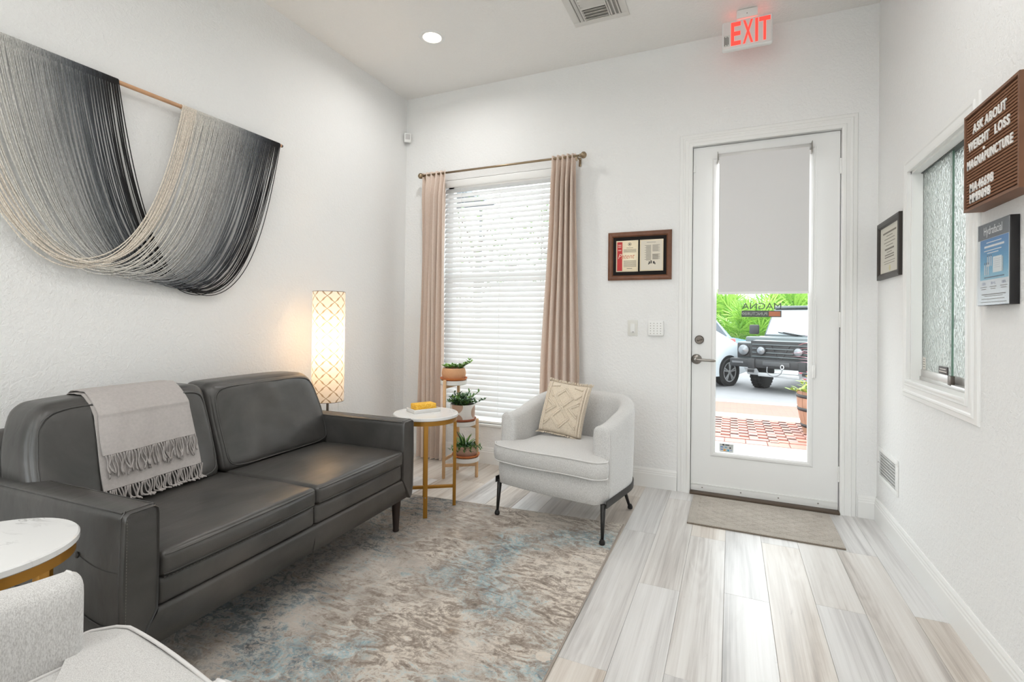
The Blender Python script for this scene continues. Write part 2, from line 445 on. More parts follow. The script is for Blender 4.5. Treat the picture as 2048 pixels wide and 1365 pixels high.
# deadbolt + lever
db = MB().lathe([(.031, 0), (.031, .012), (.026, .018), (0, .018)], 28, M=M_back(-.208, YD, 1.098)).build('deadbolt', M_STEELD, door, angle=40)
MB().box((-.205, YD - .026, 1.098), (.036, .016, .012), Matrix.Rotation(radians(-18), 3, 'Y').to_3x3()).build('thumb_turn', M_STEELD, db, bevel=.003)
hd = MB().lathe([(.036, 0), (.036, .008), (.031, .015), (.02, .018), (.013, .022), (.012, .045), (0, .046)], 28, M=M_back(-.226, YD, .958)).build('handle', M_CHROME, door, angle=40)
MB().tube(lerp_path([(-.226, YD - .045, .958), (-.205, YD - .05, .957), (-.16, YD - .052, .955), (-.115, YD - .05, .954), (-.098, YD - .043, .954)], 14), [.011] * 3 + [.0095] * 9 + [.009, .007], 10).build('lever', M_CHROME, hd, smooth=True)
for zz in (.25, 1.25, 2.25):
    MB().tube([(.643, YD - .006, zz - .05), (.643, YD - .006, zz + .05)], .006, 8).build('hinge', M_WHITE, door)
# lettering on the glass, read from the street
M_DECAL = plain('grey vinyl lettering', (92, 92, 92), .5)
M_DECALO = plain('orange vinyl', (214, 128, 96), .5)
yo = YD + .0255
def fit_text(name, body, x_right, z, wdt, hgt, mat, yoff, parent):
    me = text_data(body, size=.1); xs = [v.co.x for v in me.vertices]; ys = [v.co.y for v in me.vertices]
    for v in me.vertices: v.co.x = (v.co.x - min(xs)) / (max(xs) - min(xs)) * wdt; v.co.y = (v.co.y - min(ys)) / (max(ys) - min(ys)) * hgt
    me.materials.clear(); me.materials.append(mat); o = link(name, me, parent); o.matrix_local = M_out(x_right, yo + yoff, z); return o
dl = MB().span((.066, yo + .0016, 1.264), (.313, yo + .0022, 1.309)).build('decal_bar', M_DECAL, door); tag(dl, 'grey bar of the door lettering')
fit_text('decal_word', 'MAGNA', .311, 1.318, .243, .044, M_DECAL, .0004, door)
fit_text('decal_word', 'PUNCTURE', .226, 1.276, .140, .021, plain('pale vinyl', (205, 205, 203), .5), .0008, door)
MB().span((.236, yo + .0006, 1.270), (.306, yo + .0012, 1.303)).build('decal_dash', M_DECALO, door)
MB().lathe([(.005, 0), (.008, 0)], 16, M=M_out(.078, yo + .0008, 1.287), caps=False).build('decal_ring', plain('pale vinyl', (205, 205, 203), .5), door)
# payment sticker low on the glass
yi = YD + .0205
stk = MB().span((-.069, yi - .0006, .306), (.022, yi, .366)).build('sticker', plain('sticker grey', (196, 198, 196), .6), door)
cs = [plain('sticker blue', (70, 120, 190), .6), plain('sticker orange', (225, 150, 50), .6), plain('sticker teal', (90, 160, 190), .6), plain('sticker ink', (60, 62, 64), .6)]
for (cx, cz, wx, wz, mi) in ((-.065, .383, .012, .010, 3), (-.042, .383, .026, .006, 3), (-.074, .364, .018, .006, 0), (-.05, .364, .014, .006, 2), (-.025, .361, .010, .010, 3), (-.074, .344, .016, .006, 0), (-.058, .340, .014, .012, 1), (-.036, .340, .013, .013, 2), (-.02, .342, .006, .005, 0)):
    MB().box((cx * 1.1 + .028, yi - .0008, .306 + (cz - .323) * .86), (wx, .0004, wz)).build('sticker_mark', cs[mi], stk)

# ---- window added to the wall behind the camera as a frontal light source
f = MB(); yy0, yy1 = YF - .11, YF - .05
for (a, b) in (((FX0, yy0, FZ0), (FX0 + .05, yy1, FZ1)), ((FX1 - .05, yy0, FZ0), (FX1, yy1, FZ1)), ((FX0, yy0, FZ0), (FX1, yy1, FZ0 + .05)), ((FX0, yy0, FZ1 - .05), (FX1, yy1, FZ1))): f.span(a, b)
f.build('window_frame', M_WHITE, added_win)
for k in range(1, 3):
    xx = FX0 + (FX1 - FX0) * k / 3; MB().span((xx - .025, yy0, FZ0 + .05), (xx + .025, yy1, FZ1 - .05)).build('mullion', M_WHITE, added_win)
for k in range(3):
    MB().span((FX0 + (FX1 - FX0) * k / 3, YF - .082, FZ0 + .05), (FX0 + (FX1 - FX0) * (k + 1) / 3, YF - .078, FZ1 - .05)).build('pane', M_GLASS, added_win)

# ---- window behind the blind
win = thing('window_1', 'tall white framed window behind the blind', 'window', (0, 0, 0)); win['kind'] = 'structure'
yw = YB + .10
f = MB()
for (a, b) in (((WX0, yw, WZ0), (WX0 + .05, yw + .05, WZ1)), ((WX1 - .05, yw, WZ0), (WX1, yw + .05, WZ1)), ((WX0, yw, WZ0), (WX1, yw + .05, WZ0 + .05)), ((WX0, yw, WZ1 - .05), (WX1, yw + .05, WZ1))): f.span(a, b)
f.build('window_frame', M_WHITE, win)
zm = 1.62
MB().span((WX0 + .05, yw + .005, zm - .025), (WX1 - .05, yw + .045, zm + .025)).build('meeting_rail', M_WHITE, win)
xm = (WX0 + WX1) / 2
for (za, zb) in ((WZ0 + .05, zm - .025), (zm + .025, WZ1 - .05)):
    MB().span((WX0 + .05, yw + .022, za), (WX1 - .05, yw + .026, zb)).build('pane', M_GLASS, win)
MB().span((WX0, YB - .012, WZ0 - .02), (WX1, yw, WZ0)).build('window_sill', M_TRIM, win, bevel=.003)

# ---- service hatch: two sliding panes of rippled glass in an aluminium track
hatch = thing('window_2', 'service hatch with two sliding panes of rippled greenish glass', 'window', (0, 0, 0)); hatch['kind'] = 'structure'
h = MB(); h.span((XR, SY0 - .003, SZ0), (XR + RT, SY0 + .012, SZ1)); h.span((XR, SY1 - .012, SZ0), (XR + RT, SY1 + .003, SZ1)); h.span((XR, SY0, SZ1 - .012), (XR + RT, SY1, SZ1 + .003))
h.build('jamb', M_TRIM, hatch)
MB().span((XR - .022, SY0 - .005, SZ0 - .012), (XR + RT, SY1 + .005, SZ0 + .008)).build('hatch_sill', M_TRIM, hatch, bevel=.004)
def m_rain():
    t = NT('rippled privacy glass'); co = t.coord('Object')
    t.set(Base_Color=(.80, .86, .84, 1), Roughness=.30, IOR=1.3); t.b.inputs['Transmission Weight'].default_value = .78
    v = t.node('ShaderNodeTexVoronoi'); v.inputs['Scale'].default_value = 120; v.feature = 'F1'
    mp = t.coord('Object', (1, 1, .55)); t.L(mp, v.inputs['Vector'])
    t.bump(t.math('ADD', v.outputs['Distance'], t.noise(co, 60, 3)), 1.0, .010)
    return t.m
M_RAIN = m_rain()
xg = XR + .047
MB().span((xg, 2.775, SZ0 + .03), (xg + .006, SY1 - .012, SZ1 - .012)).build('pane', M_RAIN, hatch)
MB().span((xg + .020, SY0 + .012, SZ0 + .03), (xg + .026, 2.82, SZ1 - .012)).build('pane', M_RAIN, hatch)
M_EDGE = plain('green glass edge', (110, 140, 125), .25)
MB().span((xg - .0005, 2.770, SZ0 + .03), (xg + .0065, 2.775, SZ1 - .012)).build('glass_edge', M_EDGE, hatch)
M_ALU = plain('aluminium track', (205, 203, 200), .35, .6)
MB().span((xg - .004, 2.772, SZ0 + .026), (xg + .010, SY1 - .012, SZ0 + .062)).build('glass_shoe', M_ALU, hatch, bevel=.001)
MB().span((xg + .016, SY0 + .012, SZ0 + .026), (xg + .030, 2.82, SZ0 + .062)).build('glass_shoe', M_ALU, hatch, bevel=.001)
MB().span((xg - .010, SY0 + .012, SZ0 + .006), (xg + .036, SY1 - .012, SZ0 + .027)).build('track', M_ALU, hatch, bevel=.001)
MB().span((xg - .008, SY0 + .012, SZ1 - .016), (xg + .036, SY1 - .012, SZ1 - .012)).build('head_track', plain('dark track', (70, 76, 74), .5), hatch)
MB().span((xg - .012, 2.745, SZ0 + .022), (xg + .004, 2.778, SZ0 + .064)).build('lock', M_STEELD, hatch, bevel=.002)
n1 = MB().span((xg - .0015, 3.085, SZ0 + .064), (xg - .0005, 3.125, SZ0 + .125)).build('sticker', plain('paper white', (232, 228, 220), .7), hatch)
for k, wv in enumerate((.018, .026, .024, .02)): MB().span((xg - .002, 3.105 - wv / 2, SZ0 + .112 - k * .012), (xg - .0016, 3.105 + wv / 2, SZ0 + .115 - k * .012)).build('sticker_mark', plain('print grey', (120, 118, 114), .7), n1)
n2 = MB().span((xg - .006, 2.80, SZ0 + .064), (xg - .001, 2.90, SZ0 + .098)).build('notice_plate', plain('plate black', (72, 66, 64), .5), hatch, bevel=.001)
for k, wv in enumerate((.07, .084)): MB().span((xg - .0066, 2.85 - wv / 2, SZ0 + .084 - k * .011), (xg - .006, 2.85 + wv / 2, SZ0 + .089 - k * .011)).build('notice_mark', plain('print pale', (215, 210, 205), .7), n2)
# ================================================================ SOFA
def m_leather():
    t = NT('grey leather'); co = t.coord('Object')
    f = t.noise(co, 4, 5, .6, .6); g = t.noise(co, 1.6, 2)
    c = t.ramp(f, [(.3, lin((56, 55, 53))), (.55, lin((71, 69, 67))), (.75, lin((82, 79, 76)))])
    t.base(t.mix(t.math('MULTIPLY', t.ramp(g, [(.5, (0, 0, 0)), (.75, (1, 1, 1))]), .28), c, lin((110, 97, 86))))
    t.L(t.math('ADD', t.math('MULTIPLY', f, .20), .255), t.b.inputs['Roughness'])
    t.b.inputs['Specular IOR Level'].default_value = .62
    v = t.node('ShaderNodeTexVoronoi'); v.inputs['Scale'].default_value = 300; t.L(co, v.inputs['Vector'])
    wr = t.noise(t.coord('Object', (2.2, 6, 3.5)), 3.0, 2, .5, .3)
    t.bump(t.math('ADD', t.math('MULTIPLY', v.outputs['Distance'], .10), t.math('MULTIPLY', wr, 2.2)), .2, .005)
    return t.m
M_LEATH = m_leather()
from mathutils.bvhtree import BVHTree
M_SEAM = plain('dark leather seam', (44, 42, 41), .6)
M_STITCH = plain('grey stitching', (120, 116, 110), .6)
M_DWOOD = plain('espresso wood', (40, 27, 22), .4)
SW = 1.553; SH = SW / 2
_a = math.atan2(.999, -.0452)
eu = Vector((-.0452, .999, 0)); ev = Vector((-.999, -.0452, 0))
SO = Vector((-1.63, .872, .0065)) + eu * SH + ev * .49
sofa = thing('sofa', 'dark grey leather two-seat sofa along the left wall', 'sofa', SO, _a)
def sp(u, v, z): return Vector((u - SH, v - .49, z))          # sofa coordinates: along, depth from front, height
# plinth frame
MB().span(sp(.06, .06, .18), sp(SW - .06, .93, .38)).build('frame', M_LEATH, sofa)
MB().span(sp(.10, .05, .172), sp(SW - .10, .92, .182)).build('dust_cover', M_BLACK, sofa)
# arms: front panel tapers inwards at the foot
def arm(side):
    poly = [(0, .615), (.0, .23), (.012, .185), (.03, .172), (.102, .294), (.102, .615)]
    poly = [(p[0], p[1]) for p in poly]
    m = MB(); P = []
    n = 12
    # outline with rounded top, extruded along depth with a small front roll-over
    top = [(.102, .600), (.099, .618), (.088, .627), (.014, .627), (.003, .618), (0, .600)]
    outl = top + [(-.004, .42), (.0, .235), (.010, .19), (.028, .172), (.102, .295), (.104, .45)]
    cx = .051; cz = .42
    ds = [(0.006, .90), (.0, .955), (.004, .985), (.016, 1.0)] + [(.05 + .87 * i / 10, 1.0) for i in range(11)] + [(.93, .985), (.935, .9)]
    for (d, sc) in ds:
        row = []
        for (a, z) in outl:
            aa = cx + (a - cx) * sc; zz = cz + (z - cz) * (1 - (1 - sc) * .35)
            if side: aa = SW - aa
            row.append(sp(aa, d, zz))
        P.append(row)
    m.grid(P, closed_v=True, flip=not side)
    k = len(outl); m.f.append(list(range(k)) if side else list(range(k))[::-1]); m.m.append(0)
    m.f.append([(len(P) - 1) * k + i for i in range(k)][::-1] if side else [(len(P) - 1) * k + i for i in range(k)]); m.m.append(0)
    o = m.build('arm', M_LEATH, sofa, weld=True, angle=50)
    # welt around the front panel and along the top edge
    f = lambda a: SW - a if side else a
    MB().tube([sp(f(.0), .018, .20), sp(f(-.003), .018, .42), sp(f(.001), .018, .612), sp(f(.010), .017, .626)], .0028, 6).build('seam', M_LEATH, o)
    MB().tube([sp(f(.012), .018, .627), sp(f(.092), .018, .627)], .0028, 6).build('seam', M_LEATH, o)
    MB().tube([sp(f(.006), .02, .6245), sp(f(.006), .92, .6245)], .003, 6).build('seam', M_LEATH, o)
    MB().tube([sp(f(.0985), .02, .6225), sp(f(.0985), .92, .6225)], .0025, 6).build('seam', M_LEATH, o)
    st = MB()
    for i in range(44):
        z = .215 + i * .009
        st.tube([sp(f(.0075), .0015, z), sp(f(.0075), .0015, z + .005)], .0009, 5)
    st.build('stitching', M_STITCH, o)
    # button tufts with pulled creases on the outside
    for (vv, zz) in ((.22, .47), (.22, .30), (.56, .47), (.56, .30)):
        b = MB().lathe([(.010, 0), (.009, .003), (.004, .005), (0, .005)], 12, M=frame(sp(f(-.004), vv, zz), (0, 1, 0), (0, 0, 1), (1, 0, 0) if side else (-1, 0, 0)))
        b.build('button', M_LEATH, o, smooth=True)
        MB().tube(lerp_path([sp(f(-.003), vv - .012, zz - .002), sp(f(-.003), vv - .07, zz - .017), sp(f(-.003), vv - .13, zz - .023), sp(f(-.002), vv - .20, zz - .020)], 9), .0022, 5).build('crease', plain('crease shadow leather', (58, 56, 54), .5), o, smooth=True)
    return o
armL = arm(False); armR = arm(True)
# front rails in two halves with a seam between
for (a, b) in ((.104, .778), (.780, SW - .104)):
    h = ((b - a) / 2, .04, .0465)
    MB().rbox(sp((a + b) / 2, .048, .340), h, .02, 8, (0, .006, 0)).build('upper_rail', M_LEATH, sofa, smooth=True)
for k, (a, b) in enumerate(((.030, .779), (.779, SW - .030))):
    # lower rail: wider at the foot, leaning out at the top
    m = MB(); P = []
    a1, b1 = (.106, .779) if k == 0 else (.779, SW - .106)
    for (z, d, t) in ((.172, .075, 0), (.172, .03, 0), (.176, .020, .03), (.23, .010, .47), (.280, .003, .90), (.292, .006, 1), (.296, .016, 1), (.296, .08, 1)):
        aa = a + (a1 - a) * t; bb = b + (b1 - b) * t
        P.append([sp(aa + (bb - aa) * i / 12, d, z) for i in range(13)])
    m.grid(P); m.build('lower_rail', M_LEATH, sofa, weld=True, angle=60)
MB().tube([sp(.7785, .009, .296), sp(.7785, .010, .22), sp(.7785, .02, .176)], .002, 5).build('seam', M_LEATH, sofa)
# seat cushions
def wob(p, s, a): return noise.noise(Vector(p) * s) * a
for (a, b) in ((.106, .776), (.780, SW - .106)):
    cx = (a + b) / 2; hx = (b - a) / 2
    def fn(p, cx=cx):
        t = (p.y + .30) / .6
        p = p.copy(); p.z += .012 * (1 - t) * 0 + (.008 * (1 - (p.x / .33) ** 2) * (1 - (2 * t - 1) ** 2) if p.z > 0 else 0)
        if p.z > 0: p.z += wob((p.x + cx, p.y, 0), 5, .004)
        return p
    c = MB().rbox(sp(cx, .305, .426), (hx, .308, .041), .022, 14, (0, .012, .007), fn).build('seat_cushion', M_LEATH, sofa, smooth=True)
    _s = bmesh.new(); _s.from_mesh(c.data); sb = BVHTree.FromBMesh(_s)
    for zz in (.4565, .3955):
        pts = []
        for i in range(31):
            u = a + .012 + (b - a - .024) * i / 30; hh = sb.ray_cast(sp(u, -.3, zz), Vector((0, 1, 0)))
            if hh[0] is not None: pts.append(hh[0] + Vector((0, -.0012, 0)))
        MB().tube(pts, .0030, 6).build('piping', M_LEATH, c, smooth=True)
        MB().tube([q + Vector((0, .0005, -.0052)) for q in pts], .0016, 5).build('seam', M_SEAM, c, smooth=True)
        s2 = MB()
        for i in range(56):
            t0 = i / 56 * (len(pts) - 1); p0 = pts[int(t0)].lerp(pts[int(t0) + 1], t0 % 1) + Vector((0, -.0006, -.0095)); s2.tube([p0, p0 + Vector((.0065, 0, 0))], .0007, 4)
        s2.build('stitching', M_STITCH, c)
# sofa back
def fnb(p):
    p = p.copy(); t = (p.z + .29) / .58; p.y += .07 * t; return p
MB().rbox(sp(SH, .850, .49), (SH - .045, .055, .285), .05, 10, (0, .01, 0), fnb).build('back_frame', M_LEATH, sofa, smooth=True)
# back cushions: leaning, outer top corners strongly rounded
def back_cushion(a, b, outer):
    cx = (a + b) / 2; hx = (b - a) / 2
    def fn(p):
        p = p.copy(); t = (p.z + .225) / .45
        if t > .35:
            k = ((t - .35) / .65) ** 2.2
            if outer < 0 and p.x < 0: p.x += .06 * k * (-p.x / hx)
            if outer > 0 and p.x > 0: p.x -= .06 * k * (p.x / hx)
            e = abs(p.x) / hx
            if p.x * outer > 0: p.z -= .02 * k * e ** 4
        p.y += wob((p.x * 1.3 + cx * 7, p.z * .8, 1), 6, .012) * (1 if p.y < 0 else 0)
        p.y -= .02 * (1 - t) * (1 if p.y < 0 else 0)
        p.y += .125 * (t - .5)
        return p
    c = MB().rbox(sp(cx, .712, .672), (hx, .095, .215), .045, 16, (.004, .026, .006), fn).build('back_cushion', M_LEATH, sofa, smooth=True)
    # welt around the front face, laid on the surface
    _s = bmesh.new(); _s.from_mesh(c.data); sb = BVHTree.FromBMesh(_s); pts = []; ctr = sp(cx, .712, .672)
    for i in range(80):
        q = 2 * pi * i / 80; e = 9; x = (hx - .026) * (abs(cos(q)) ** (2 / e)) * (1 if cos(q) >= 0 else -1); z = .189 * (abs(sin(q)) ** (2 / e)) * (1 if sin(q) >= 0 else -1)
        w_ = fn(Vector((x, -.09, z))); hh = sb.ray_cast(Vector((ctr.x + w_.x, -1.0, ctr.z + w_.z)), Vector((0, 1, 0)))
        if hh[0] is not None: pts.append(hh[0] + Vector((0, -.001, 0)))
    MB().tube(pts, .0032, 6, closed=True).build('piping', M_LEATH, c, smooth=True)
    cc = sum(pts, Vector()) / len(pts)
    MB().tube([q_ + (cc - q_).normalized() * .0055 for q_ in pts], .0016, 5, closed=True).build('seam', M_SEAM, c, smooth=True)
    return c
bcL = back_cushion(.045, .752, -1); back_cushion(.757, SW - .075, 1)
for (uu, vv) in ((.10, .05), (1.456, .05), (.10, .88), (1.456, .88)):
    MB().lathe([(.017, 0), (.019, .004), (.0165, .012), (.022, .10), (.027, .174)], 16, c=sp(uu, vv, 0)).build('leg', M_DWOOD, sofa, angle=50)

# ================================================================ THROW
def m_throw():
    t = NT('grey woven throw'); co = t.coord('Object')
    ck = t.node('ShaderNodeTexBrick'); ck.inputs['Scale'].default_value = 130; ck.offset = .5
    ck.inputs['Color1'].default_value = lin((196, 190, 186)); ck.inputs['Color2'].default_value = lin((186, 180, 176)); ck.inputs['Mortar'].default_value = lin((150, 144, 140))
    ck.inputs['Mortar Size'].default_value = .03; t.L(t.coord('UV'), ck.inputs['Vector'])
    t.base(ck.outputs[0]); t.set(Roughness=.95); t.bump(ck.outputs['Fac'], -.4, .002); return t.m
M_THROW = plain('grey woven throw', (180, 174, 171), .95, bump=.5, bscale=420, var=.06, vscale=90)
M_FRINGE = plain('throw fringe yarn', (168, 162, 159), .95)
throw = thing('throw_blanket', 'pale grey fringed throw draped over the left sofa back cushion', 'blanket', SO, _a)
_b = bmesh.new(); _b.from_mesh(bcL.data); bvh = BVHTree.FromBMesh(_b)
def front_v(u, z):
    h = bvh.ray_cast(sp(u, .2, z), Vector((0, 1, 0))); return h[0].y + .49 if h[0] is not None else .7
def top_z(u, v):
    h = bvh.ray_cast(sp(u, v, 1.3), Vector((0, 0, -1))); return h[0].z if h[0] is not None else .86
def profile(u, zend, off):
    zt_ = max(top_z(u, v) for v in (.72, .75, .78, .80)); back = .875
    pr = [(back + .012 + off, .62), (back + .012 + off, .74), (back + off, .82)]
    for v in (.83, .79, .75, .71): pr.append((v, top_z(u, v) + off if v < .82 else max(top_z(u, .80) - .012, .84) + off))
    zs = [zt_ - .055 - (zt_ - .055 - zend) * k / 7 for k in range(8)]
    for z in zs: pr.append((front_v(u, z) - off, z))
    return pr
def drape(zend, ua, ub, n, off):
    cols = []
    for k in range(25):
        s_ = k / 24; u = ua + (ub - ua) * s_
        cols.append([sp(u + .010 * sin(i / (n - 1) * 5) * (1 - s_), p.y - .005 * abs(sin(u * 30 + i * .06)) * (i / n), p.z - .010 * (1 - s_) * i / n) for i, p in enumerate(lerp_path([(0, v, z) for (v, z) in profile(u, zend, off)], n))])
    return [[cols[k][i] for k in range(25)] for i in range(n)]
def sheet(P, th, name, parent):
    m = MB(); m.grid(P); Q = [[p + Vector((0, th * .7, -th * .5)) for p in r] for r in P]; m.grid(Q, flip=True)
    for side in (0, -1):
        m.grid([[r[side], q[side]] for r, q in zip(P, Q)], flip=(side == 0))
    for e in (0, -1):
        m.grid([[a, b] for a, b in zip(P[e], Q[e])], flip=(e == -1))
    return m.build(name, M_THROW, parent, weld=True, angle=60)
PA = drape(.682, .265, .625, 40, .021); PB = drape(.552, .255, .635, 40, .011)
top_layer = sheet(PA, .006, 'top_layer', throw); low_layer = sheet(PB, .006, 'lower_layer', throw)
def fringe(P, n, ln, name, parent, seed, floor_z=.481):
    rnd = random.Random(seed); m = MB(); row = P[-1]
    for i in range(n):
        t = (i + .5) / n * (len(row) - 1); k = min(int(t), len(row) - 2); p = row[k].lerp(row[k + 1], t - k)
        L = ln * rnd.uniform(.85, 1.15); dx = rnd.uniform(-.016, .016); pts = []
        for q in range(7):
            s_ = q / 6
            z = p.z - L * s_; y = p.y - .004 - .010 * s_ - rnd.uniform(0, .005) - .02 * max(0, s_ - .6)
            if z < floor_z: y -= (floor_z - z) * .8; z = floor_z + rnd.uniform(0, .004)
            pts.append((p.x + dx * s_ ** 1.5 + .004 * sin(s_ * 6 + i), y, z))
        m.tube(lerp_path(pts, 9), [.0030] * 7 + [.0042, .0028], 5)
    return tag(m.build(name, M_FRINGE, parent, smooth=True), 'knotted fringe along the hem', kind='stuff')
fringe(PA, 44, .080, 'fringe', throw, 1, .3); fringe(PB, 46, .075, 'fringe', throw, 2, .494)
# ================================================================ ARMCHAIRS
def m_fabric(name, a, b, sc=420):
    t = NT(name); co = t.coord('Object', (1, 1, .30)); co2 = t.coord('Object', (1, 1, 1))
    f = t.noise(co, sc * 1.25, 2, .5); g = t.noise(co2, sc, 2)
    t.base(t.ramp(t.math('ADD', t.math('MULTIPLY', f, .7), t.math('MULTIPLY', g, .3)), [(.36, lin(a)), (.60, lin(b))]))
    t.set(Roughness=.95); t.b.inputs['Sheen Weight'].default_value = .25; t.bump(f, .25, .0015); return t.m
M_CHAIR = m_fabric('pale grey linen weave', (186, 184, 182), (220, 219, 217))
M_PIPE = plain('pale grey piping', (220, 218, 216), .9)
M_CASTOR = plain('black rubber foot', (22, 20, 20), .6)
def u_plan(s, half, front, depth):
    """U-shaped plan, s in [0,1] from the front of one arm round the back to the front of the other; returns x, y, outward normal"""
    Ls = depth - front - half * .92; R = half
    La = pi * R * .96; tot = 2 * Ls + La; d = s * tot
    if d < Ls: return Vector((half, front + d, 0)), Vector((1, 0, 0))
    if d > Ls + La: return Vector((-half, front + (tot - d), 0)), Vector((-1, 0, 0))
    a = (d - Ls) / La * pi
    e = .82
    x = R * (abs(cos(a)) ** e) * (1 if cos(a) > 0 else -1); y = front + Ls + R * .92 * (sin(a) ** e)
    return Vector((x, y, 0)), Vector((cos(a), sin(a) / .92, 0)).normalized()
def make_armchair(label):
    t = thing('armchair', label, 'armchair')
    half, front, depth = .318, -.235, .315
    # upholstered shell
    n = 56; P = []
    def sect(s, inset):
        p, nr = u_plan(s, half, front, depth)
        b = 1 - abs(2 * s - 1)                       # 0 at the fronts, 1 at the back
        top = .632 + .105 * sm(.06, .75, b); th = .050 - inset; r = th
        row = []
        lean = .03 * sm(.2, .9, b)
        for (o, z) in [(1, .218), (1.02, .30), (1.04, .45), (1.0, top - r - .02)]: row.append((o * th, z))
        for k in range(1, 8):
            a = pi * k / 8; row.append((cos(a) * th, top - r * .9 - inset * .6 + sin(a) * r * .9))
        for (o, z) in [(-1.0, top - r - .02), (-1.02, .45), (-1.0, .34)]: row.append((o * th, z))
        return [Vector((p.x, p.y, 0)) + nr * (o + lean * (z - .22) / .5) + Vector((0, 0, z)) for (o, z) in row]
    for k, ins in ((0, .022), (1, .010), (2, .003)):
        r = sect(0, ins); P.append([q + Vector((0, -.022 + k * .009 + (.004 if k == 0 else 0), 0)) for q in r])
    for i in range(n + 1): P.append(sect(i / n, 0))
    for k, ins in ((2, .003), (1, .010), (0, .022)):
        r = sect(1, ins); P.append([q + Vector((0, -.022 + k * .009 + (.004 if k == 0 else 0), 0)) for q in r])
    m = MB(); m.grid(P, closed_v=True, flip=True); kk = len(P[0])
    m.f.append(list(range(kk))); m.m.append(0); m.f.append([(len(P) - 1) * kk + i for i in range(kk)][::-1]); m.m.append(0)
    sh = m.build('shell', M_CHAIR, t, weld=True, angle=60)
    for side in (0, 1):                              # welt round the arm front, outer side
        r = sect(side, .001)
        MB().tube([q + Vector((0, -.001, 0)) for q in r[:9]], .0032, 6).build('piping', M_PIPE, sh, smooth=True)
    # base under the seat
    def plan(grow, ff):
        pts = []
        for i in range(0, 41):
            p, nr = u_plan(i / 40, half, front + .0, depth); pts.append(Vector((p.x, p.y, 0)) + nr * grow)
        x0 = half + grow
        frontc = []
        for i in range(0, 17):
            a = i / 16; x = -x0 + 2 * x0 * a; k = abs(2 * a - 1)
            y = ff - .020 * (1 - k ** 2) + .055 * max(0, (k - .86) / .14) ** 2.2
            frontc.append(Vector((x, y, 0)))
        return pts + frontc
    def slab(name, levels, mat):
        m = MB(); P = [[q + Vector((0, 0, z)) for q in plan(g, f)] for (z, g, f) in levels]
        m.grid(P, closed_v=True); k = len(P[0]); m.f.append(list(range(k))[::-1]); m.m.append(0); m.f.append([(len(P) - 1) * k + i for i in range(k)]); m.m.append(0)
        return m.build(name, mat, t, weld=True, angle=50)
    slab('base', [(.208, .01, -.275), (.206, .035, -.300), (.215, .046, -.312), (.28, .050, -.318), (.345, .046, -.312), (.352, .03, -.30)], M_CHAIR)
    # seat cushion: spreads in front of the arms (T shape)
    def seat_plan(g):
        x0 = .372 + g; xi = .262 + g * .3; y0 = -.345 - g; yb = .19
        pts = []
        for i in range(25):
            a = i / 24; x = -x0 + 2 * x0 * a; k = abs(2 * a - 1)
            y = y0 - .012 * (1 - k ** 2) + .05 * max(0, (k - .80) / .20) ** 2.4; pts.append(Vector((x, y, 0)))
        pts += [Vector((x0 + .002, -.285, 0)), Vector((x0 - .004, -.262, 0)), Vector((x0 - .03, -.252, 0)), Vector((xi + .02, -.250, 0)), Vector((xi, -.22, 0)), Vector((xi, -.05, 0))]
        for i in range(1, 12):
            a = pi * i / 12; pts.append(Vector((xi * cos(a), .0 + yb * sin(a), 0)))
        pts += [Vector((-xi, -.05, 0)), Vector((-xi, -.22, 0)), Vector((-xi - .02, -.250, 0)), Vector((-x0 + .03, -.252, 0)), Vector((-x0 + .004, -.262, 0)), Vector((-x0 - .002, -.285, 0))]
        return pts
    def shrink(pts, f): return [Vector((p.x * f, -.08 + (p.y + .08) * f, 0)) for p in pts]
    lv = [(.352, -.010, 1), (.356, .0, 1), (.375, .006, 1), (.40, .008, 1), (.425, .006, 1), (.446, .0, 1), (.4515, -.008, 1)]
    m = MB(); P = [[q + Vector((0, 0, z)) for q in seat_plan(g)] for (z, g, f) in lv]
    for (f, z) in ((.94, .4575), (.80, .464), (.55, .469), (.25, .471), (.02, .4715)): P.append([q + Vector((0, 0, z)) for q in shrink(seat_plan(-.008), f)])
    m.grid(P, closed_v=True); k = len(P[0]); m.f.append([(len(P) - 1) * k + i for i in range(k)]); m.m.append(0)
    st = m.build('seat_cushion', M_CHAIR, t, weld=True, angle=60)
    for z in (.449, .357):
        pp = [q + Vector((0, 0, z + .004 * sin(q.x * 9))) for q in seat_plan(.001)]
        MB().tube(pp, .0042, 7, closed=True).build('piping', M_PIPE, st, smooth=True)
    # metal band round the sides and back, legs
    m = MB(); P = []
    for i in range(61):
        p, nr = u_plan(i / 60, half, front - .05, depth)
        P.append([p + nr * a + Vector((0, 0, z)) for (a, z) in ((.053, .196), (.058, .196), (.058, .234), (.053, .234))])
    m.grid(P, closed_v=True); m.f.append([0, 1, 2, 3]); m.m.append(0); m.f.append([240 + i for i in (3, 2, 1, 0)]); m.m.append(0)
    m.build('metal_band', M_BLACK, t, weld=True, angle=40)
    for (x, y, dx, dy) in ((-.350, -.275, -.004, -.018), (.350, -.275, .004, -.018), (.235, .245, .05, .05), (-.235, .245, -.05, .05)):
        lg = MB().tube([(x, y, .212), (x + dx * .9, y + dy * .9, .022)], [.0155, .0085], 12).build('leg', M_BLACK, t, smooth=True)
        MB().lathe([(.0, 0), (.013, 0), (.0165, .005), (.0165, .015), (.012, .024), (.009, .030)], 10, c=(x + dx, y + dy, 0)).build('foot', M_CASTOR, lg, angle=40)
    return t
chair = make_armchair('pale grey barrel armchair with a cream pillow beside the window')
chair.location = (-.925, 3.015, .0065); chair.rotation_euler = (0, 0, radians(-10.7)); chair['group'] = 'grey barrel armchairs'
c2 = copy_tree(chair); c2['label'] = 'pale grey barrel armchair cut off at the lower left, beside the near side table'
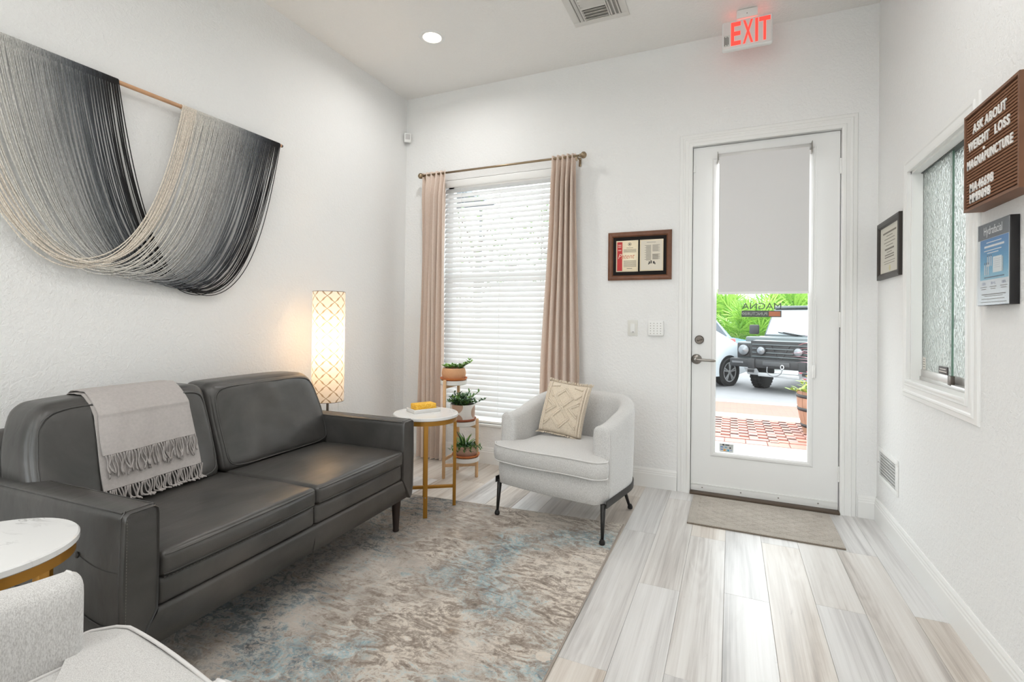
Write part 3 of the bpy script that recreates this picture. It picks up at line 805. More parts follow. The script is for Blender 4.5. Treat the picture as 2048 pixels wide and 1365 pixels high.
c2.location = (-1.08, .345, .0065); c2.rotation_euler = (0, 0, radians(172.5))

# ---- cushion on the far armchair
M_PILLOW = m_fabric('cream cotton', (206, 190, 168), (232, 219, 200), 300)
pil = thing('throw_pillow', 'cream tufted pillow with a raised diamond pattern on the far armchair', 'pillow', (-.995, 3.03, .4745), radians(-6))
PWx, PHz = .152, .172
Rp = Matrix.Rotation(radians(5), 4, 'Y') @ Matrix.Rotation(radians(-20), 4, 'X')
def pil_pt(x, z, side):                               # x,z in [-1,1]
    e = (1 - abs(x) ** 2.6) * (1 - abs(z) ** 2.6); d = .058 * max(0, e) ** .55
    pinch = 1 - .05 * (1 - abs(z) ** 2) * abs(x) ** 3
    p = Vector((x * PWx * pinch, side * d + .06 * 0, z * PHz * (1 - .05 * (1 - abs(x) ** 2) * abs(z) ** 3)))
    return Rp @ p + Vector((0, .062, .172))
m = MB(); N = 26
for side in (-1, 1):
    m.grid([[pil_pt(-1 + 2 * i / N, -1 + 2 * j / N, side) for j in range(N + 1)] for i in range(N + 1)], flip=(side > 0))
pb = m.build('pillow_body', M_PILLOW, pil, weld=True, smooth=True)
def ridge(pts, r=.0056, name='tufted_ridge'):
    q = [];
    for k in range(len(pts) - 1):
        a, b = pts[k], pts[k + 1]; n = max(2, int((Vector(b) - Vector(a)).length * 22))
        for i in range(n + (k == len(pts) - 2)):
            s_ = i / n; x = a[0] + (b[0] - a[0]) * s_; z = a[1] + (b[1] - a[1]) * s_
            q.append(pil_pt(x, z, -1) + Vector((0, -.003, 0)))
    # yarn loops: beaded radius
    rs = [r * (1 + .28 * (i % 2)) for i in range(len(q))]
    return MB().tube(q, rs, 7).build(name, M_PILLOW, pil, smooth=True)
for s_ in (1, .78):
    for cz in (.38, -.38):
        ridge([(0, cz + .40 * s_), (.42 * s_, cz), (0, cz - .40 * s_), (-.42 * s_, cz), (0, cz + .40 * s_)])
for sx in (-1, 1):
    for o in (0, .10):
        ridge([(sx * (.70), .86 - o), (sx * (.30 + o), .50), ]) if False else None
        ridge([(sx * .72, .72 - o * 1.4), (sx * (.50 - o * 0), .46 - o)] if o else [(sx * .72, .78), (sx * .34, .84)])
        ridge([(sx * .72, .30 - o), (sx * (.28 + o), 0), (sx * .72, -.30 + o)])
        ridge([(sx * .72, -.72 + o), (sx * .46, -.50 + o * .3)])
    for o in (.80, .90):
        ridge([(sx * o, .94), (sx * o, -.94)], .0066, 'tufted_border')
fr = MB(); rnd = random.Random(5)
for side, zc in ((1, 1), (-1, -1)):
    for i in range(46):
        x = -1.02 + 2.04 * i / 45; p = pil_pt(max(-1, min(1, x)), zc, -1)
        d = Rp @ Vector((rnd.uniform(-.4, .4), rnd.uniform(-.6, .2), zc)).normalized() * .018
        if zc < 0: d = Vector((d.x, d.y - .012, max(d.z, -.0035)))
        fr.tube([p, p + d * .6, p + d + Vector((rnd.uniform(-.004, .004), 0, 0))], [.0035, .004, .0025], 5)
tag(fr.build('fringe', M_PILLOW, pil, smooth=True), 'short tufted fringe', kind='stuff')
# ================================================================ SIDE TABLES
def m_marble():
    t = NT('white marble'); co = t.coord('Object', (1, 1, 1), (.3, .1, 0), (0, 0, .5))
    n = t.noise(t.coord('Object', (3, 9, 3), (1.3, .4, 0), (0, 0, .9)), 1.6, 6, .6, 1.6)
    v = t.ramp(n, [(.470, (0, 0, 0)), (.497, (1, 1, 1)), (.503, (1, 1, 1)), (.53, (0, 0, 0))])
    k = t.ramp(t.noise(co, 3.2, 3), [(.48, (0, 0, 0)), (.62, (1, 1, 1))])
    t.base(t.mix(t.math('MULTIPLY', t.math('MULTIPLY', v, k), .75), lin((232, 232, 231)), lin((130, 128, 128)))); t.set(Roughness=.22); return t.m
M_MARBLE = m_marble()
M_GOLD = plain('matte gold metal', (166, 118, 42), .38, .5)
def make_table(label):
    t = thing('side_table', label, 'side table', group='round marble side tables')
    MB().lathe([(0, .588), (.203, .588), (.208, .592), (.208, .606), (.204, .610), (0, .610)], 64).build('table_top', M_MARBLE, t, angle=40)
    MB().lathe([(.190, .560), (.200, .560), (.200, .588), (.190, .588), (.190, .560)], 64, caps=False).build('apron_ring', M_GOLD, t, angle=40)
    for k in range(4):
        a = pi / 2 * k; R = Matrix.Rotation(a, 3, 'Z')
        lg = MB().box(R @ Vector((.189, 0, .28)), (.020, .026, .56), R).build('leg', M_GOLD, t, bevel=.0015)
        MB().lathe([(0, .0015), (.004, .001), (.0045, 0)], 8, M=Matrix.Translation(R @ Vector((.1992, 0, .125))) @ R.to_4x4() @ Matrix.Rotation(pi / 2, 4, 'Y')).build('bolt', M_CHROME, lg)
    for k in range(2):
        R = Matrix.Rotation(pi / 2 * k, 3, 'Z')
        MB().box(Vector((0, 0, .125 + .0005 * k)), (.36, .018, .018 + .001 * k), R).build('stretcher', M_GOLD, t, bevel=.0015)
    return t
tb = make_table('round white marble side table with gold legs holding a yellow sponge'); tb.location = (-1.807, 2.707, .0065); tb.rotation_euler = (0, 0, math.atan2(-.163, .112))
tb2 = copy_tree(tb); tb2['label'] = 'round white marble side table with gold legs by the near sofa arm'
tb2.location = (-1.772, .600, .0065); tb2.rotation_euler = (0, 0, radians(20))
gl = thing('wire_holder', 'thin black wire holder on the near side table, cut by the left edge', 'wire holder', (-1.93, .60, .6165))
MB().tube(lerp_path([(0, -.03, .002), (.012, .0, .006), (.016, .02, .016), (.008, .035, .006), (-.03, .05, .002), (-.08, .05, .002)], 22), .0016, 6).build('wire', M_BLACK, gl, smooth=True)

# ---- dish and sponge
R62 = radians(60)
dish = thing('soap_dish', 'white rectangular dish under the sponge on the far side table', 'dish', (-1.845, 2.735, .6165), R62)
MB().box((0, 0, .005), (.186, .126, .010)).build('dish_base', plain('white stone', (228, 226, 223), .4), dish, bevel=.002)
rim = MB(); rim.span((-.093, -.063, .010), (.093, -.056, .024)); rim.span((-.093, .056, .010), (.093, .063, .024)); rim.span((-.093, -.056, .010), (-.086, .056, .024)); rim.span((.086, -.056, .010), (.093, .056, .024))
rim.build('rim', plain('white stone', (228, 226, 223), .4), dish, bevel=.0015)
def m_sponge():
    t = NT('yellow sponge'); co = t.coord('Object'); v = t.node('ShaderNodeTexVoronoi'); v.inputs['Scale'].default_value = 130; t.L(co, v.inputs['Vector'])
    t.base(t.ramp(v.outputs['Distance'], [(.12, lin((205, 140, 20))), (.34, lin((250, 190, 60))), (.8, lin((255, 206, 92)))])); t.set(Roughness=.95)
    t.bump(v.outputs['Distance'], .8, .004); return t.m
sg = MB().rbox((0, 0, .0215), (.072, .044, .0215), .005, 6).build('sponge', m_sponge(), None, smooth=True)
tag(sg, 'yellow porous sponge block lying on the white dish', 'sponge'); sg.location = (-1.845, 2.735, .6270); sg.rotation_euler = (0, 0, R62)

# ================================================================ PLANT STAND AND PLANTS
M_BEECH = plain('beech wood', (216, 176, 132), .5, var=.08, vscale=30)
M_TRAY = plain('white enamel tray', (232, 230, 226), .4)
stand = thing('plant_stand', 'three-tier wooden plant stand with white round trays by the window', 'plant stand', (-1.943, 3.386, 0))
O = Vector((-1.943, 3.386, 0))
LEGS = [((-2.007, 3.257), .757), ((-1.797, 3.40), .455), ((-2.026, 3.501), .700)]
for (p, h) in LEGS:
    c = Vector((p[0], p[1], 0)) - O
    MB().lathe([(.010, 0), (.0125, .006), (.0125, h - .004), (.010, h)], 12, c=c).build('leg', M_BEECH, stand, angle=40)
TR = [((-2.000, 3.380), .712), ((-1.925, 3.395), .398), ((-1.880, 3.375), .128)]
for (p, z) in TR:
    MB().lathe([(0, 0), (.100, 0), (.104, .003), (.104, .034), (.101, .034), (.101, .006), (0, .006)], 40, c=Vector((p[0], p[1], z)) - O).build('tray', M_TRAY, stand, angle=40)
for (a, b, z) in ((0, 1, .100), (1, 2, .105), (2, 0, .145), (2, 0, .700), (1, 2, .390)):
    A = Vector((*LEGS[a][0], z)) - O; B = Vector((*LEGS[b][0], z)) - O; d = B - A
    MB().box((A + B) / 2, (d.length, .012, .024), Matrix.Rotation(math.atan2(d.y, d.x), 3, 'Z')).build('brace', M_BEECH, stand, bevel=.002)
M_TERRA = plain('orange terracotta saucer', (206, 122, 68), .6); M_TERRA2 = plain('brown terracotta saucer', (168, 96, 66), .6)
M_SOIL = plain('potting soil', (60, 46, 36), .95, bump=.8, bscale=90)
def m_ribpot():
    t = NT('ribbed tan pot'); co = t.coord('Object'); t.set(Base_Color=lin((216, 164, 122)), Roughness=.7)
    wv = t.node('ShaderNodeTexWave', bands_direction='DIAGONAL'); wv.inputs['Scale'].default_value = 45; t.L(co, wv.inputs[0]); t.bump(wv.outputs['Fac'], .5, .003); return t.m
def m_arcpot():
    t = NT('white pot with tan arcs'); co = t.coord('Object'); sx = t.node('ShaderNodeSeparateXYZ'); t.L(co, sx.inputs[0])
    a = t.math('MULTIPLY', t.math('ARCTAN2', sx.outputs[1], sx.outputs[0]), .097)
    res = None
    for (ca, cz) in ((-.150, .118), (-.150, .012), (.02, .07), (.19, .118), (.19, .012)):
        d = t.math('SQRT', t.math('ADD', t.math('POWER', t.math('SUBTRACT', a, ca), 2), t.math('POWER', t.math('SUBTRACT', sx.outputs[2], cz), 2)))
        k = t.math('LESS_THAN', d, .050); res = k if res is None else t.math('MAXIMUM', res, k)
    t.base(t.mix(res, lin((232, 229, 224)), lin((190, 160, 140)))); t.set(Roughness=.5); return t.m
def leaf_mesh(ln, wd, thick, mat, bend=.3, n=5):
    m = MB(); top = []; bot = []
    for i in range(n + 1):
        s_ = i / n; wv = wd * (sin(pi * min(1, .12 + s_ * .88)) ** .8) / 2; y = ln * s_ ; z = ln * bend * (s_ - s_ * s_ * 1.1) + thick * 0
        top.append([Vector((-wv, y, z)), Vector((0, y, z + thick * .6 * sin(pi * s_))), Vector((wv, y, z))]); bot.append([Vector((wv, y, z - .0003)), Vector((0, y, z - thick * .6 * sin(pi * s_))), Vector((-wv, y, z - .0003))])
    m.grid(top, flip=True); m.grid(bot, flip=True); return m
def greens(n):
    return [plain('leaf green light', (124, 164, 74), .45), plain('leaf green', (84, 126, 52), .45), plain('leaf green deep', (52, 92, 44), .45), plain('leaf blue green', (96, 132, 100), .45)]
GR = greens(4)
def planter(name, label, c, pot_prof, pot_mat, sau_mat, sau_z, soil_z, soil_r):
    t = thing(name, label, 'potted plant', c)
    MB().lathe(pot_prof, 40, c=(0, 0, 0)).build('pot', pot_mat, t, angle=35)
    if sau_mat: MB().lathe([(0, 0), (.094, 0), (.106, .012), (.108, .020), (.103, .020), (.092, .006), (0, .006)], 40).build('saucer', sau_mat, t, angle=40)
    MB().lathe([(0, soil_z + .006), (soil_r * .6, soil_z + .004), (soil_r, soil_z)], 24, caps=False).build('soil', M_SOIL, t, smooth=True)
    return t
def rosette(m, c, r, n, tilt, rnd, mi, wd=.5):
    for k in range(n):
        a = k * 2.399 + rnd.uniform(-.2, .2); f = .45 + .55 * (k / n); el = tilt * (1 - k / n) + .15
        L = r * f * rnd.uniform(.85, 1.1)
        M = Matrix.Translation(c) @ Matrix.Rotation(a, 4, 'Z') @ Matrix.Rotation(el, 4, 'X')
        lm = leaf_mesh(L, L * wd, L * .12, None, .25, 4)
        m.add(lm.v, lm.f, mi, M)
def stem_leaves(m, c, d, ln, n, lf, rnd, mi, wd=.42, droop=.0, smi=1):
    pts = []
    for k in range(7):
        s_ = k / 6; pts.append(Vector(c) + Vector(d) * ln * s_ + Vector((0, 0, -droop * ln * s_ * s_)))
    m.tube(pts, [.0022 - .0012 * k / 6 for k in range(7)], 5, mi=smi)
    for k in range(n):
        s_ = .15 + .85 * k / n; i = min(5, int(s_ * 6)); p = pts[i].lerp(pts[i + 1], s_ * 6 - i)
        a = k * 2.4 + rnd.uniform(-.4, .4)
        M = Matrix.Translation(p) @ Matrix.Rotation(a, 4, 'Z') @ Matrix.Rotation(rnd.uniform(.1, .8), 4, 'X')
        lm = leaf_mesh(lf * rnd.uniform(.75, 1.15), lf * wd, lf * .05, None, .2, 4); m.add(lm.v, lm.f, mi if rnd.random() < .7 else (mi + 1) % 4, M)
rnd = random.Random(3)
p1 = planter('succulent_bowl', 'tan bowl of pale succulents on the top tier of the plant stand', (-2.000, 3.380, .7465), [(.0, .008), (.078, .008), (.092, .030), (.096, .055), (.090, .085), (.083, .095), (.078, .093), (.084, .07)], m_ribpot(), M_TERRA, 0, .082, .082)
for (x, y, r, n, mi) in ((-.05, -.03, .045, 13, 0), (-.005, -.05, .042, 12, 0), (.03, -.02, .040, 12, 1), (-.03, .04, .045, 12, 0), (.03, .045, .045, 12, 1), (.0, .0, .045, 14, 0)):
    m = MB(); rosette(m, Vector((x, y, .098)), r * 1.4, n, 1.2, rnd, mi, .45); m.build('rosette', GR, p1, angle=60)
for k in range(6):
    m = MB(); a = -.6 + k * .35; stem_leaves(m, (.045, -.01 + k * .01, .09), Vector((cos(a), sin(a) * .7, .55 + .1 * (k % 2))).normalized(), .075 + .02 * (k % 3), 14, .032, rnd, 0, .5); m.build('trailing_stem', GR, p1, angle=60)
p2 = planter('jade_plant', 'leafy green plant in a white pot with tan arcs on the middle tier', (-1.925, 3.395, .4325), [(0, .008), (.086, .008), (.094, .016), (.097, .06), (.097, .128), (.092, .129), (.090, .10)], m_arcpot(), M_TERRA2, 0, .112, .091)
for k in range(34):
    m = MB(); a = rnd.uniform(0, 2 * pi); r = rnd.uniform(0, .07); el = rnd.uniform(.5, 1.3)
    d = Vector((cos(a) * cos(el), sin(a) * cos(el), sin(el))); L = rnd.uniform(.075, .135) * (1.4 if k % 9 == 0 else 1)
    stem_leaves(m, (cos(a) * r, sin(a) * r, .115), d, L, 17, .036, rnd, (1, 2, 3)[k % 3], .40, .15); m.build('stem', GR, p2, angle=60)
p3 = planter('mixed_succulents', 'small bowl of spiky and trailing succulents on the lowest tier', (-1.880, 3.375, .1625), [(0, .008), (.075, .008), (.090, .03), (.093, .07), (.088, .088), (.083, .087), (.084, .06)], plain('dusty pink bowl', (196, 160, 142), .7), M_TERRA, 0, .074, .085)
for k in range(26):
    m = MB(); a = rnd.uniform(0, 2 * pi); r = rnd.uniform(.0, .06); el = rnd.uniform(.35, 1.25)
    d = Vector((cos(a) * cos(el), sin(a) * cos(el), sin(el))); L = rnd.uniform(.07, .13); c = Vector((cos(a) * r, sin(a) * r, .08))
    lm = leaf_mesh(L, .012, .004, None, .35, 6); M = Matrix.Translation(c) @ Matrix.Rotation(a - pi / 2, 4, 'Z') @ Matrix.Rotation(el, 4, 'X'); m.add(lm.v, lm.f, k % 3, M); m.build('blade', GR, p3, angle=60)
for (x, y, r, mi) in ((.04, -.03, .06, 3), (-.02, -.05, .055, 1), (.06, .03, .05, 2)):
    m = MB(); rosette(m, Vector((x, y, .085)), r, 14, 1.2, rnd, mi, .6); m.build('rosette', GR, p3, angle=60)
for k in range(8):
    m = MB(); a = -2.4 + k * .42; stem_leaves(m, (cos(a) * .07, sin(a) * .07, .085), Vector((cos(a), sin(a), .35)).normalized(), .06, 12, .030, rnd, 1, .42, .9); m.build('trailing_stem', GR, p3, angle=60)

# ================================================================ FLOOR LAMP
def m_shade():
    t = NT('patterned lamp shade'); co = t.coord('Object'); sx = t.node('ShaderNodeSeparateXYZ'); t.L(co, sx.inputs[0])
    u = t.math('MULTIPLY', t.math('ARCTAN2', sx.outputs[1], sx.outputs[0]), 7 / (2 * pi)); v = t.math('MULTIPLY', sx.outputs[2], 1 / .0857)
    wob_ = t.math('MULTIPLY', t.math('SINE', t.math('MULTIPLY', v, 4 * pi)), .045)
    u2 = t.math('ADD', u, t.math('MULTIPLY', t.math('SINE', t.math('MULTIPLY', u, 4 * pi)), .03))
    a = t.math('ABSOLUTE', t.math('SINE', t.math('MULTIPLY', t.math('ADD', u2, t.math('ADD', v, wob_)), pi / 1)))
    b = t.math('ABSOLUTE', t.math('SINE', t.math('MULTIPLY', t.math('SUBTRACT', u2, t.math('ADD', v, wob_)), pi / 1)))
    line = t.math('LESS_THAN', t.math('MINIMUM', a, b), .14)
    slub = t.noise(t.coord('Object', (1, 1, 9)), 16, 3)
    col = t.mix(line, lin((252, 246, 238)), lin((178, 158, 134)))
    col = t.mix(t.math('MULTIPLY', slub, .12), col, lin((205, 188, 165)))
    df = t.node('ShaderNodeBsdfDiffuse'); tr = t.node('ShaderNodeBsdfTranslucent'); mx = t.node('ShaderNodeMixShader'); mx.inputs[0].default_value = .5
    t.L(col, df.inputs[0]); t.L(col, tr.inputs[0]); t.L(df.outputs[0], mx.inputs[1]); t.L(tr.outputs[0], mx.inputs[2]); t.L(mx.outputs[0], t.out.inputs[0]); return t.m
lamp = thing('floor_lamp', 'lit cylindrical floor lamp with tan lattice shade behind the sofa', 'floor lamp', (-2.52, 2.578, 0))
MB().lathe([(0, 0), (.125, 0), (.125, .012), (.118, .018), (.015, .024), (.012, .03), (0, .03)], 36).build('base', M_STEELD, lamp, angle=40)
MB().tube([(0, 0, .02), (0, 0, 1.02)], .0085, 10).build('pole', M_STEELD, lamp, smooth=True)
MB().lathe([(.1055, .655), (.1058, .9), (.1055, 1.402)], 64, caps=False).build('lamp_shade', m_shade(), lamp, smooth=True)
for z in (.655, 1.402): MB().tube([(.1055 * cos(2 * pi * i / 48), .1055 * sin(2 * pi * i / 48), z) for i in range(48)], .0016, 6, closed=True).build('shade_ring', M_STEELD, lamp, smooth=True)
sp_ = MB()
for k in range(3): sp_.tube([(0, 0, .67), (.105 * cos(2.1 * k), .105 * sin(2.1 * k), .656)], .0015, 5)
sp_.build('spider', M_STEELD, lamp)
M_BULB = plain('lit bulb', (255, 230, 190), .5, emit=(255, 214, 160), estr=9)
MB().lathe([(0, 1.02), (.014, 1.02), (.016, 1.04), (.028, 1.07), (.030, 1.09), (.022, 1.11), (0, 1.12)], 20).build('bulb', M_BULB, lamp, smooth=True)
ld = bpy.data.lights.new('bulb_light', 'POINT'); ld.energy = 30; ld.color = (1, .72, .44); ld.shadow_soft_size = .035
lo = bpy.data.objects.new('bulb_light', ld); COL.objects.link(lo); lo.parent = lamp; lo.location = (0, 0, 1.075)
MB().tube(lerp_path([(.06, .02, .02), (.09, .02, .2), (.075, .02, .66), (.075, .0, 1.0)], 10), .002, 5).build('cord', M_WHITE, lamp, smooth=True)

# ================================================================ CURTAINS, ROD, BLIND
M_ROD = plain('brushed bronze rod', (158, 140, 116), .3, .9)
ZR, YR = 2.497, YB - .10
rod = thing('curtain_rod', 'brushed bronze curtain rod with ball finials above the window', 'curtain rod', (-1.79, YR, ZR))
MB().tube([(-.715, 0, 0), (.715, 0, 0)], .009, 12).build('rod', M_ROD, rod, smooth=True)
for sx in (-1, 1):
    MB().lathe([(0, -.026), (.014, -.022), (.023, -.009), (.025, 0), (.023, .009), (.014, .022), (0, .026)], 20, M=Matrix.Translation((sx * .745, 0, 0))).build('finial', M_ROD, rod, smooth=True)
    MB().lathe([(.009, 0), (.014, .004), (.014, .012), (.009, .018)], 16, M=Matrix.Translation((sx * .712, 0, 0)) @ Matrix.Rotation(sx * pi / 2, 4, 'Y')).build('collar', M_ROD, rod, angle=40)
    b = MB(); b.box((sx * .690, .05, -.004), (.010, .098, .010)); b.box((sx * .690, .096, -.02), (.020, .008, .07)); b.box((sx * .690, .0, -.024), (.012, .014, .030)); b.build('bracket', M_ROD, rod, bevel=.002)
def m_curtain():
    t = NT('blush linen curtain'); co = t.coord('Object', (1, 1, .12)); co2 = t.coord('Object', (.15, .15, 1))
    f = t.math('ADD', t.math('MULTIPLY', t.noise(co, 420, 3), .5), t.math('MULTIPLY', t.noise(co2, 420, 3), .5))
    col = t.ramp(f, [(.35, lin((238, 219, 205))), (.65, lin((250, 237, 226)))])
    df = t.node('ShaderNodeBsdfDiffuse'); tr = t.node('ShaderNodeBsdfTranslucent'); mx = t.node('ShaderNodeMixShader'); mx.inputs[0].default_value = .28
    t.L(col, df.inputs[0]); t.L(col, tr.inputs[0]); t.L(df.outputs[0], mx.inputs[1]); t.L(tr.outputs[0], mx.inputs[2]); t.L(mx.outputs[0], t.out.inputs[0]); return t.m
M_CURT = m_curtain()
def curtain(label, top, bot, nf, seed, lining_right):
    """top / bottom x-extent, nf folds"""
    rnd = random.Random(seed); ph = rnd.uniform(0, 6); NU = nf * 14; NV = 40; P = []
    am = [rnd.uniform(.6, 1.25) for _ in range(nf + 2)]
    for j in range(NV + 1):
        t_ = j / NV; z = ZR + .022 - (ZR + .012) * t_ ; row = []
        k = sm(0, .10, t_); x0 = top[0] + (bot[0] - top[0]) * sm(0, .75, t_); x1 = top[1] + (bot[1] - top[1]) * sm(0, .75, t_)
        for i in range(NU + 1):
            s_ = i / NU; q = s_ * nf; a_ = am[int(q)] * (1 - q % 1) + am[int(q) + 1] * (q % 1)
            amp = (.014 + .026 * k) * a_ * (1 - .15 * t_)
            y = amp * sin(2 * pi * q + ph + .5 * sin(t_ * 4 + q)) + .004 * sin(17 * s_ + t_ * 7)
            x = x0 + (x1 - x0) * (s_ + .016 * sin(4 * pi * q + ph) * k) + .006 * sin(t_ * 5 + s_ * 4)
            row.append(Vector((x, YR + y - .000, z)))
        P.append(row)
    o = thing('curtain', label, 'curtain', ((top[0] + top[1]) / 2, YR, 0), group='blush curtains')
    org = Vector(((top[0] + top[1]) / 2, YR, 0))
    m = MB(); m.grid([[p - org for p in r] for r in P]); Q = [[p - org + Vector((0, .0035, 0)) for p in r] for r in P]; m.grid(Q, flip=True)
    c = m.build('panel', M_CURT, o, smooth=True)
    # header tape and hem
    hm = MB(); hm.grid([[p - org + Vector((0, -.0016, 0)) for p in r] for r in P[-2:]]); hm.build('hem', M_CURT, c, smooth=True)
    return o
curtain('blush linen curtain panel at the left side of the window', (-2.510, -2.265), (-2.515, -2.275), 5, 2, True)
curtain('blush linen curtain panel at the right side of the window', (-1.300, -1.100), (-1.365, -1.060), 5, 5, False)
def m_slat():
    t = NT('white blind slat'); df = t.node('ShaderNodeBsdfDiffuse'); tr = t.node('ShaderNodeBsdfTranslucent'); mx = t.node('ShaderNodeMixShader'); mx.inputs[0].default_value = .24
    for n in (df, tr): n.inputs[0].default_value = lin((243, 244, 244))
    t.L(df.outputs[0], mx.inputs[1]); t.L(tr.outputs[0], mx.inputs[2]); t.L(mx.outputs[0], t.out.inputs[0]); return t.m
M_SLAT = m_slat()
YS = YB + .035
blind = thing('window_blind', 'white horizontal slat blind lowered over the window', 'blind', (xm, YS, WZ0))
bw = (WX1 - WX0) / 2 - .008
MB().box((0, -.002, WZ1 - WZ0 - .026), (2 * bw, .05, .05)).build('head_rail', M_WHITE, blind, bevel=.003)
MB().box((0, -.030, WZ1 - WZ0 - .034), (2 * bw + .01, .008, .064)).build('valance', M_WHITE, blind, bevel=.002)
PITCH_S = .0445; zt = WZ1 - WZ0 - .088; ns = int((zt - .045) / PITCH_S)
sm_ = MB(); TH = radians(59); row0 = []; row1 = []
for i in range(7):
    s_ = -1 + 2 * i / 6; a = .025 * s_; cr = .0035 * (1 - s_ * s_)
    y = a * cos(TH) - cr * sin(TH); z = a * sin(TH) + cr * cos(TH); row0.append((y, z))
P0 = [[Vector((x, y, z)) for (y, z) in row0] for x in (-bw, bw)]; P1 = [[p + Vector((0, .0022 * sin(TH), -.0022 * cos(TH))) for p in r] for r in P0]
sm_.grid(P0); sm_.grid(P1, flip=True); sm_.grid([[a, b] for a, b in zip([r[0] for r in P0], [r[0] for r in P1])]); sm_.grid([[a, b] for a, b in zip([r[-1] for r in P0], [r[-1] for r in P1])], flip=True)
slat_me = sm_.mesh('slat', M_SLAT, smooth=True)
for k in range(ns + 1):
    o = link('slat', slat_me, blind); o.location = (0, 0, zt - k * PITCH_S)
MB().box((0, 0, .014), (2 * bw, .05, .020)).build('bottom_rail', M_WHITE, blind, bevel=.004)
for xx in (-.38, .0, .38):
    MB().tube([(xx, -.028, .02), (xx, -.028, zt + .05)], .0011, 5).build('ladder_cord', M_WHITE, blind)
    MB().tube([(xx, .028, .02), (xx, .028, zt + .05)], .0011, 5).build('ladder_cord', M_WHITE, blind)

# ================================================================ ROLLER SHADE ON THE DOOR
shade = thing('roller_shade', 'grey roller shade drawn halfway down the glass door', 'roller shade', (0, YD, 0))
M_SHADE = plain('grey shade cloth', (226, 225, 225), .9, bump=.2, bscale=500)
MB().tube([(-.092, -.028, 2.392), (.474, -.028, 2.392)], .021, 18).build('roller_tube', plain('shade tube white', (222, 221, 219), .5), shade, smooth=True)
MB().span((-.086, -.0475, 1.435), (.462, -.0462, 2.392)).build('shade_cloth', M_SHADE, shade)
MB().span((-.088, -.052, 1.420), (.464, -.042, 1.437)).build('bottom_bar', M_WHITE, shade, bevel=.003)
for x in (-.095, .477): MB().box((x, -.028, 2.385), (.004, .050, .075)).build('bracket', plain('bracket grey', (150, 146, 140), .5, .5), shade, bevel=.001)
ch = MB()
ch.tube([(.492, -.046, 2.385), (.494, -.042, .93)], .0016, 6); ch.tube([(.502, -.046, 2.385), (.503, -.042, .93)], .0016, 6)
ch.build('bead_chain', M_WHITE, shade)
MB().box((.499, -.014, .905), (.018, .024, .085)).build('chain_tensioner', M_WHITE, shade, bevel=.004)

# ================================================================ MACRAME WALL HANGING
XM = XL + .05
mac = thing('wall_hanging', 'ombre macrame wall hanging swagged from a wooden rod over the sofa', 'wall hanging', (XL, 1.54, 2.35))
MO = Vector((XL, 1.54, 2.35))
MB().tube([Vector((XM, .70, 2.349)) - MO, Vector((XM, 2.335, 2.352)) - MO], .0105, 14).build('rod', plain('pale wood dowel', (206, 160, 122), .5, var=.06, vscale=20), mac, smooth=True)
for y in (.70, 2.336):
    MB().lathe([(0, -.012), (.008, -.010), (.0105, 0), (.008, .010), (0, .012)], 12, M=Matrix.Translation(Vector((XM, y, 2.352)) - MO) @ Matrix.Rotation(pi / 2, 4, 'X')).build('end_cap', M_BLACK, mac, smooth=True)
    MB().box(Vector((XL + .022, y - .006 if y > 1 else y + .006, 2.352)) - MO, (.044, .006, .006)).build('hook', plain('brass hook', (150, 120, 70), .4, .8), mac)
STOPS = [(0, (232, 222, 208)), (.10, (226, 216, 203)), (.15, (218, 214, 206)), (.30, (206, 204, 199)), (.45, (178, 177, 175)), (.58, (142, 143, 144)), (.70, (100, 103, 107)), (.82, (62, 64, 69)), (.91, (36, 35, 37)), (1.0, (31, 29, 29))]
def ombre(t):
    for (a, ca), (b, cb) in zip(STOPS, STOPS[1:]):
        if t <= b:
            k = (t - a) / (b - a); return tuple(ca[i] + (cb[i] - ca[i]) * k for i in range(3))
    return STOPS[-1][1]
def m_cord(k, rgb):
    t = NT('dyed cotton cord %02d' % k); c = lin(rgb); co = t.coord('Object', (1, 1, .35)); f = t.noise(co, 260, 3)
    t.base(t.ramp(f, [(.3, tuple(v * .72 for v in c[:3])), (.7, tuple(min(1, v * 1.2 + .004) for v in c[:3]))])); t.set(Roughness=.95); return t.m
CM = [m_cord(k, ombre((k + .5) / 24)) for k in range(24)]
def solve_a(half, sag):
    lo_, hi_ = .05, 2.0
    for _ in range(50):
        mid = (lo_ + hi_) / 2
        if mid * (math.cosh(half / mid) - 1) > sag: lo_ = mid
        else: hi_ = mid
    return mid
rnd = random.Random(11); NC = 114
for i in range(NC):
    t_ = (i + .5) / NC
    yl = .760 + .629 * t_; yr = 1.689 + .631 * t_ ; sag = .886 + .102 * t_ + rnd.gauss(0, .012); half = (yr - yl) / 2; yc = (yl + yr) / 2
    a = solve_a(half, sag); pts = []; jit = rnd.gauss(0, .008); dph = rnd.uniform(0, 6)
    for k in range(45):
        s_ = -1 + 2 * k / 44; s_ = s_ * (1.35 - .35 * s_ * s_) if abs(s_) < 1 else s_
        s_ = max(-1, min(1, s_)); yy = s_ * half; z = 2.349 - sag + a * (math.cosh(yy / a) - 1)
        fade = 1 - s_ ** 6
        x = XM + .013 - .030 * t_ * fade + .006 * rnd.uniform(-1, 1) * 0 + .004 * sin(dph + s_ * 3) * fade
        pts.append(Vector((x, yc + yy + (jit + .003 * sin(dph + 4 * s_)) * fade, z)) - MO)
    m = MB(); m.tube(pts, .0023 + (.0006 if t_ < .12 else 0), 6)
    for yy in (yl, yr):                                # knot round the rod
        ring = [Vector((XM + .0125 * cos(q * pi / 6), yy, 2.350 + .0125 * sin(q * pi / 6))) - MO for q in range(12)]
        m.tube(ring, .0031, 6, closed=True)
    m.build('cord', CM[min(23, int(t_ * 24 + rnd.uniform(-.4, .4)))], mac, smooth=True)
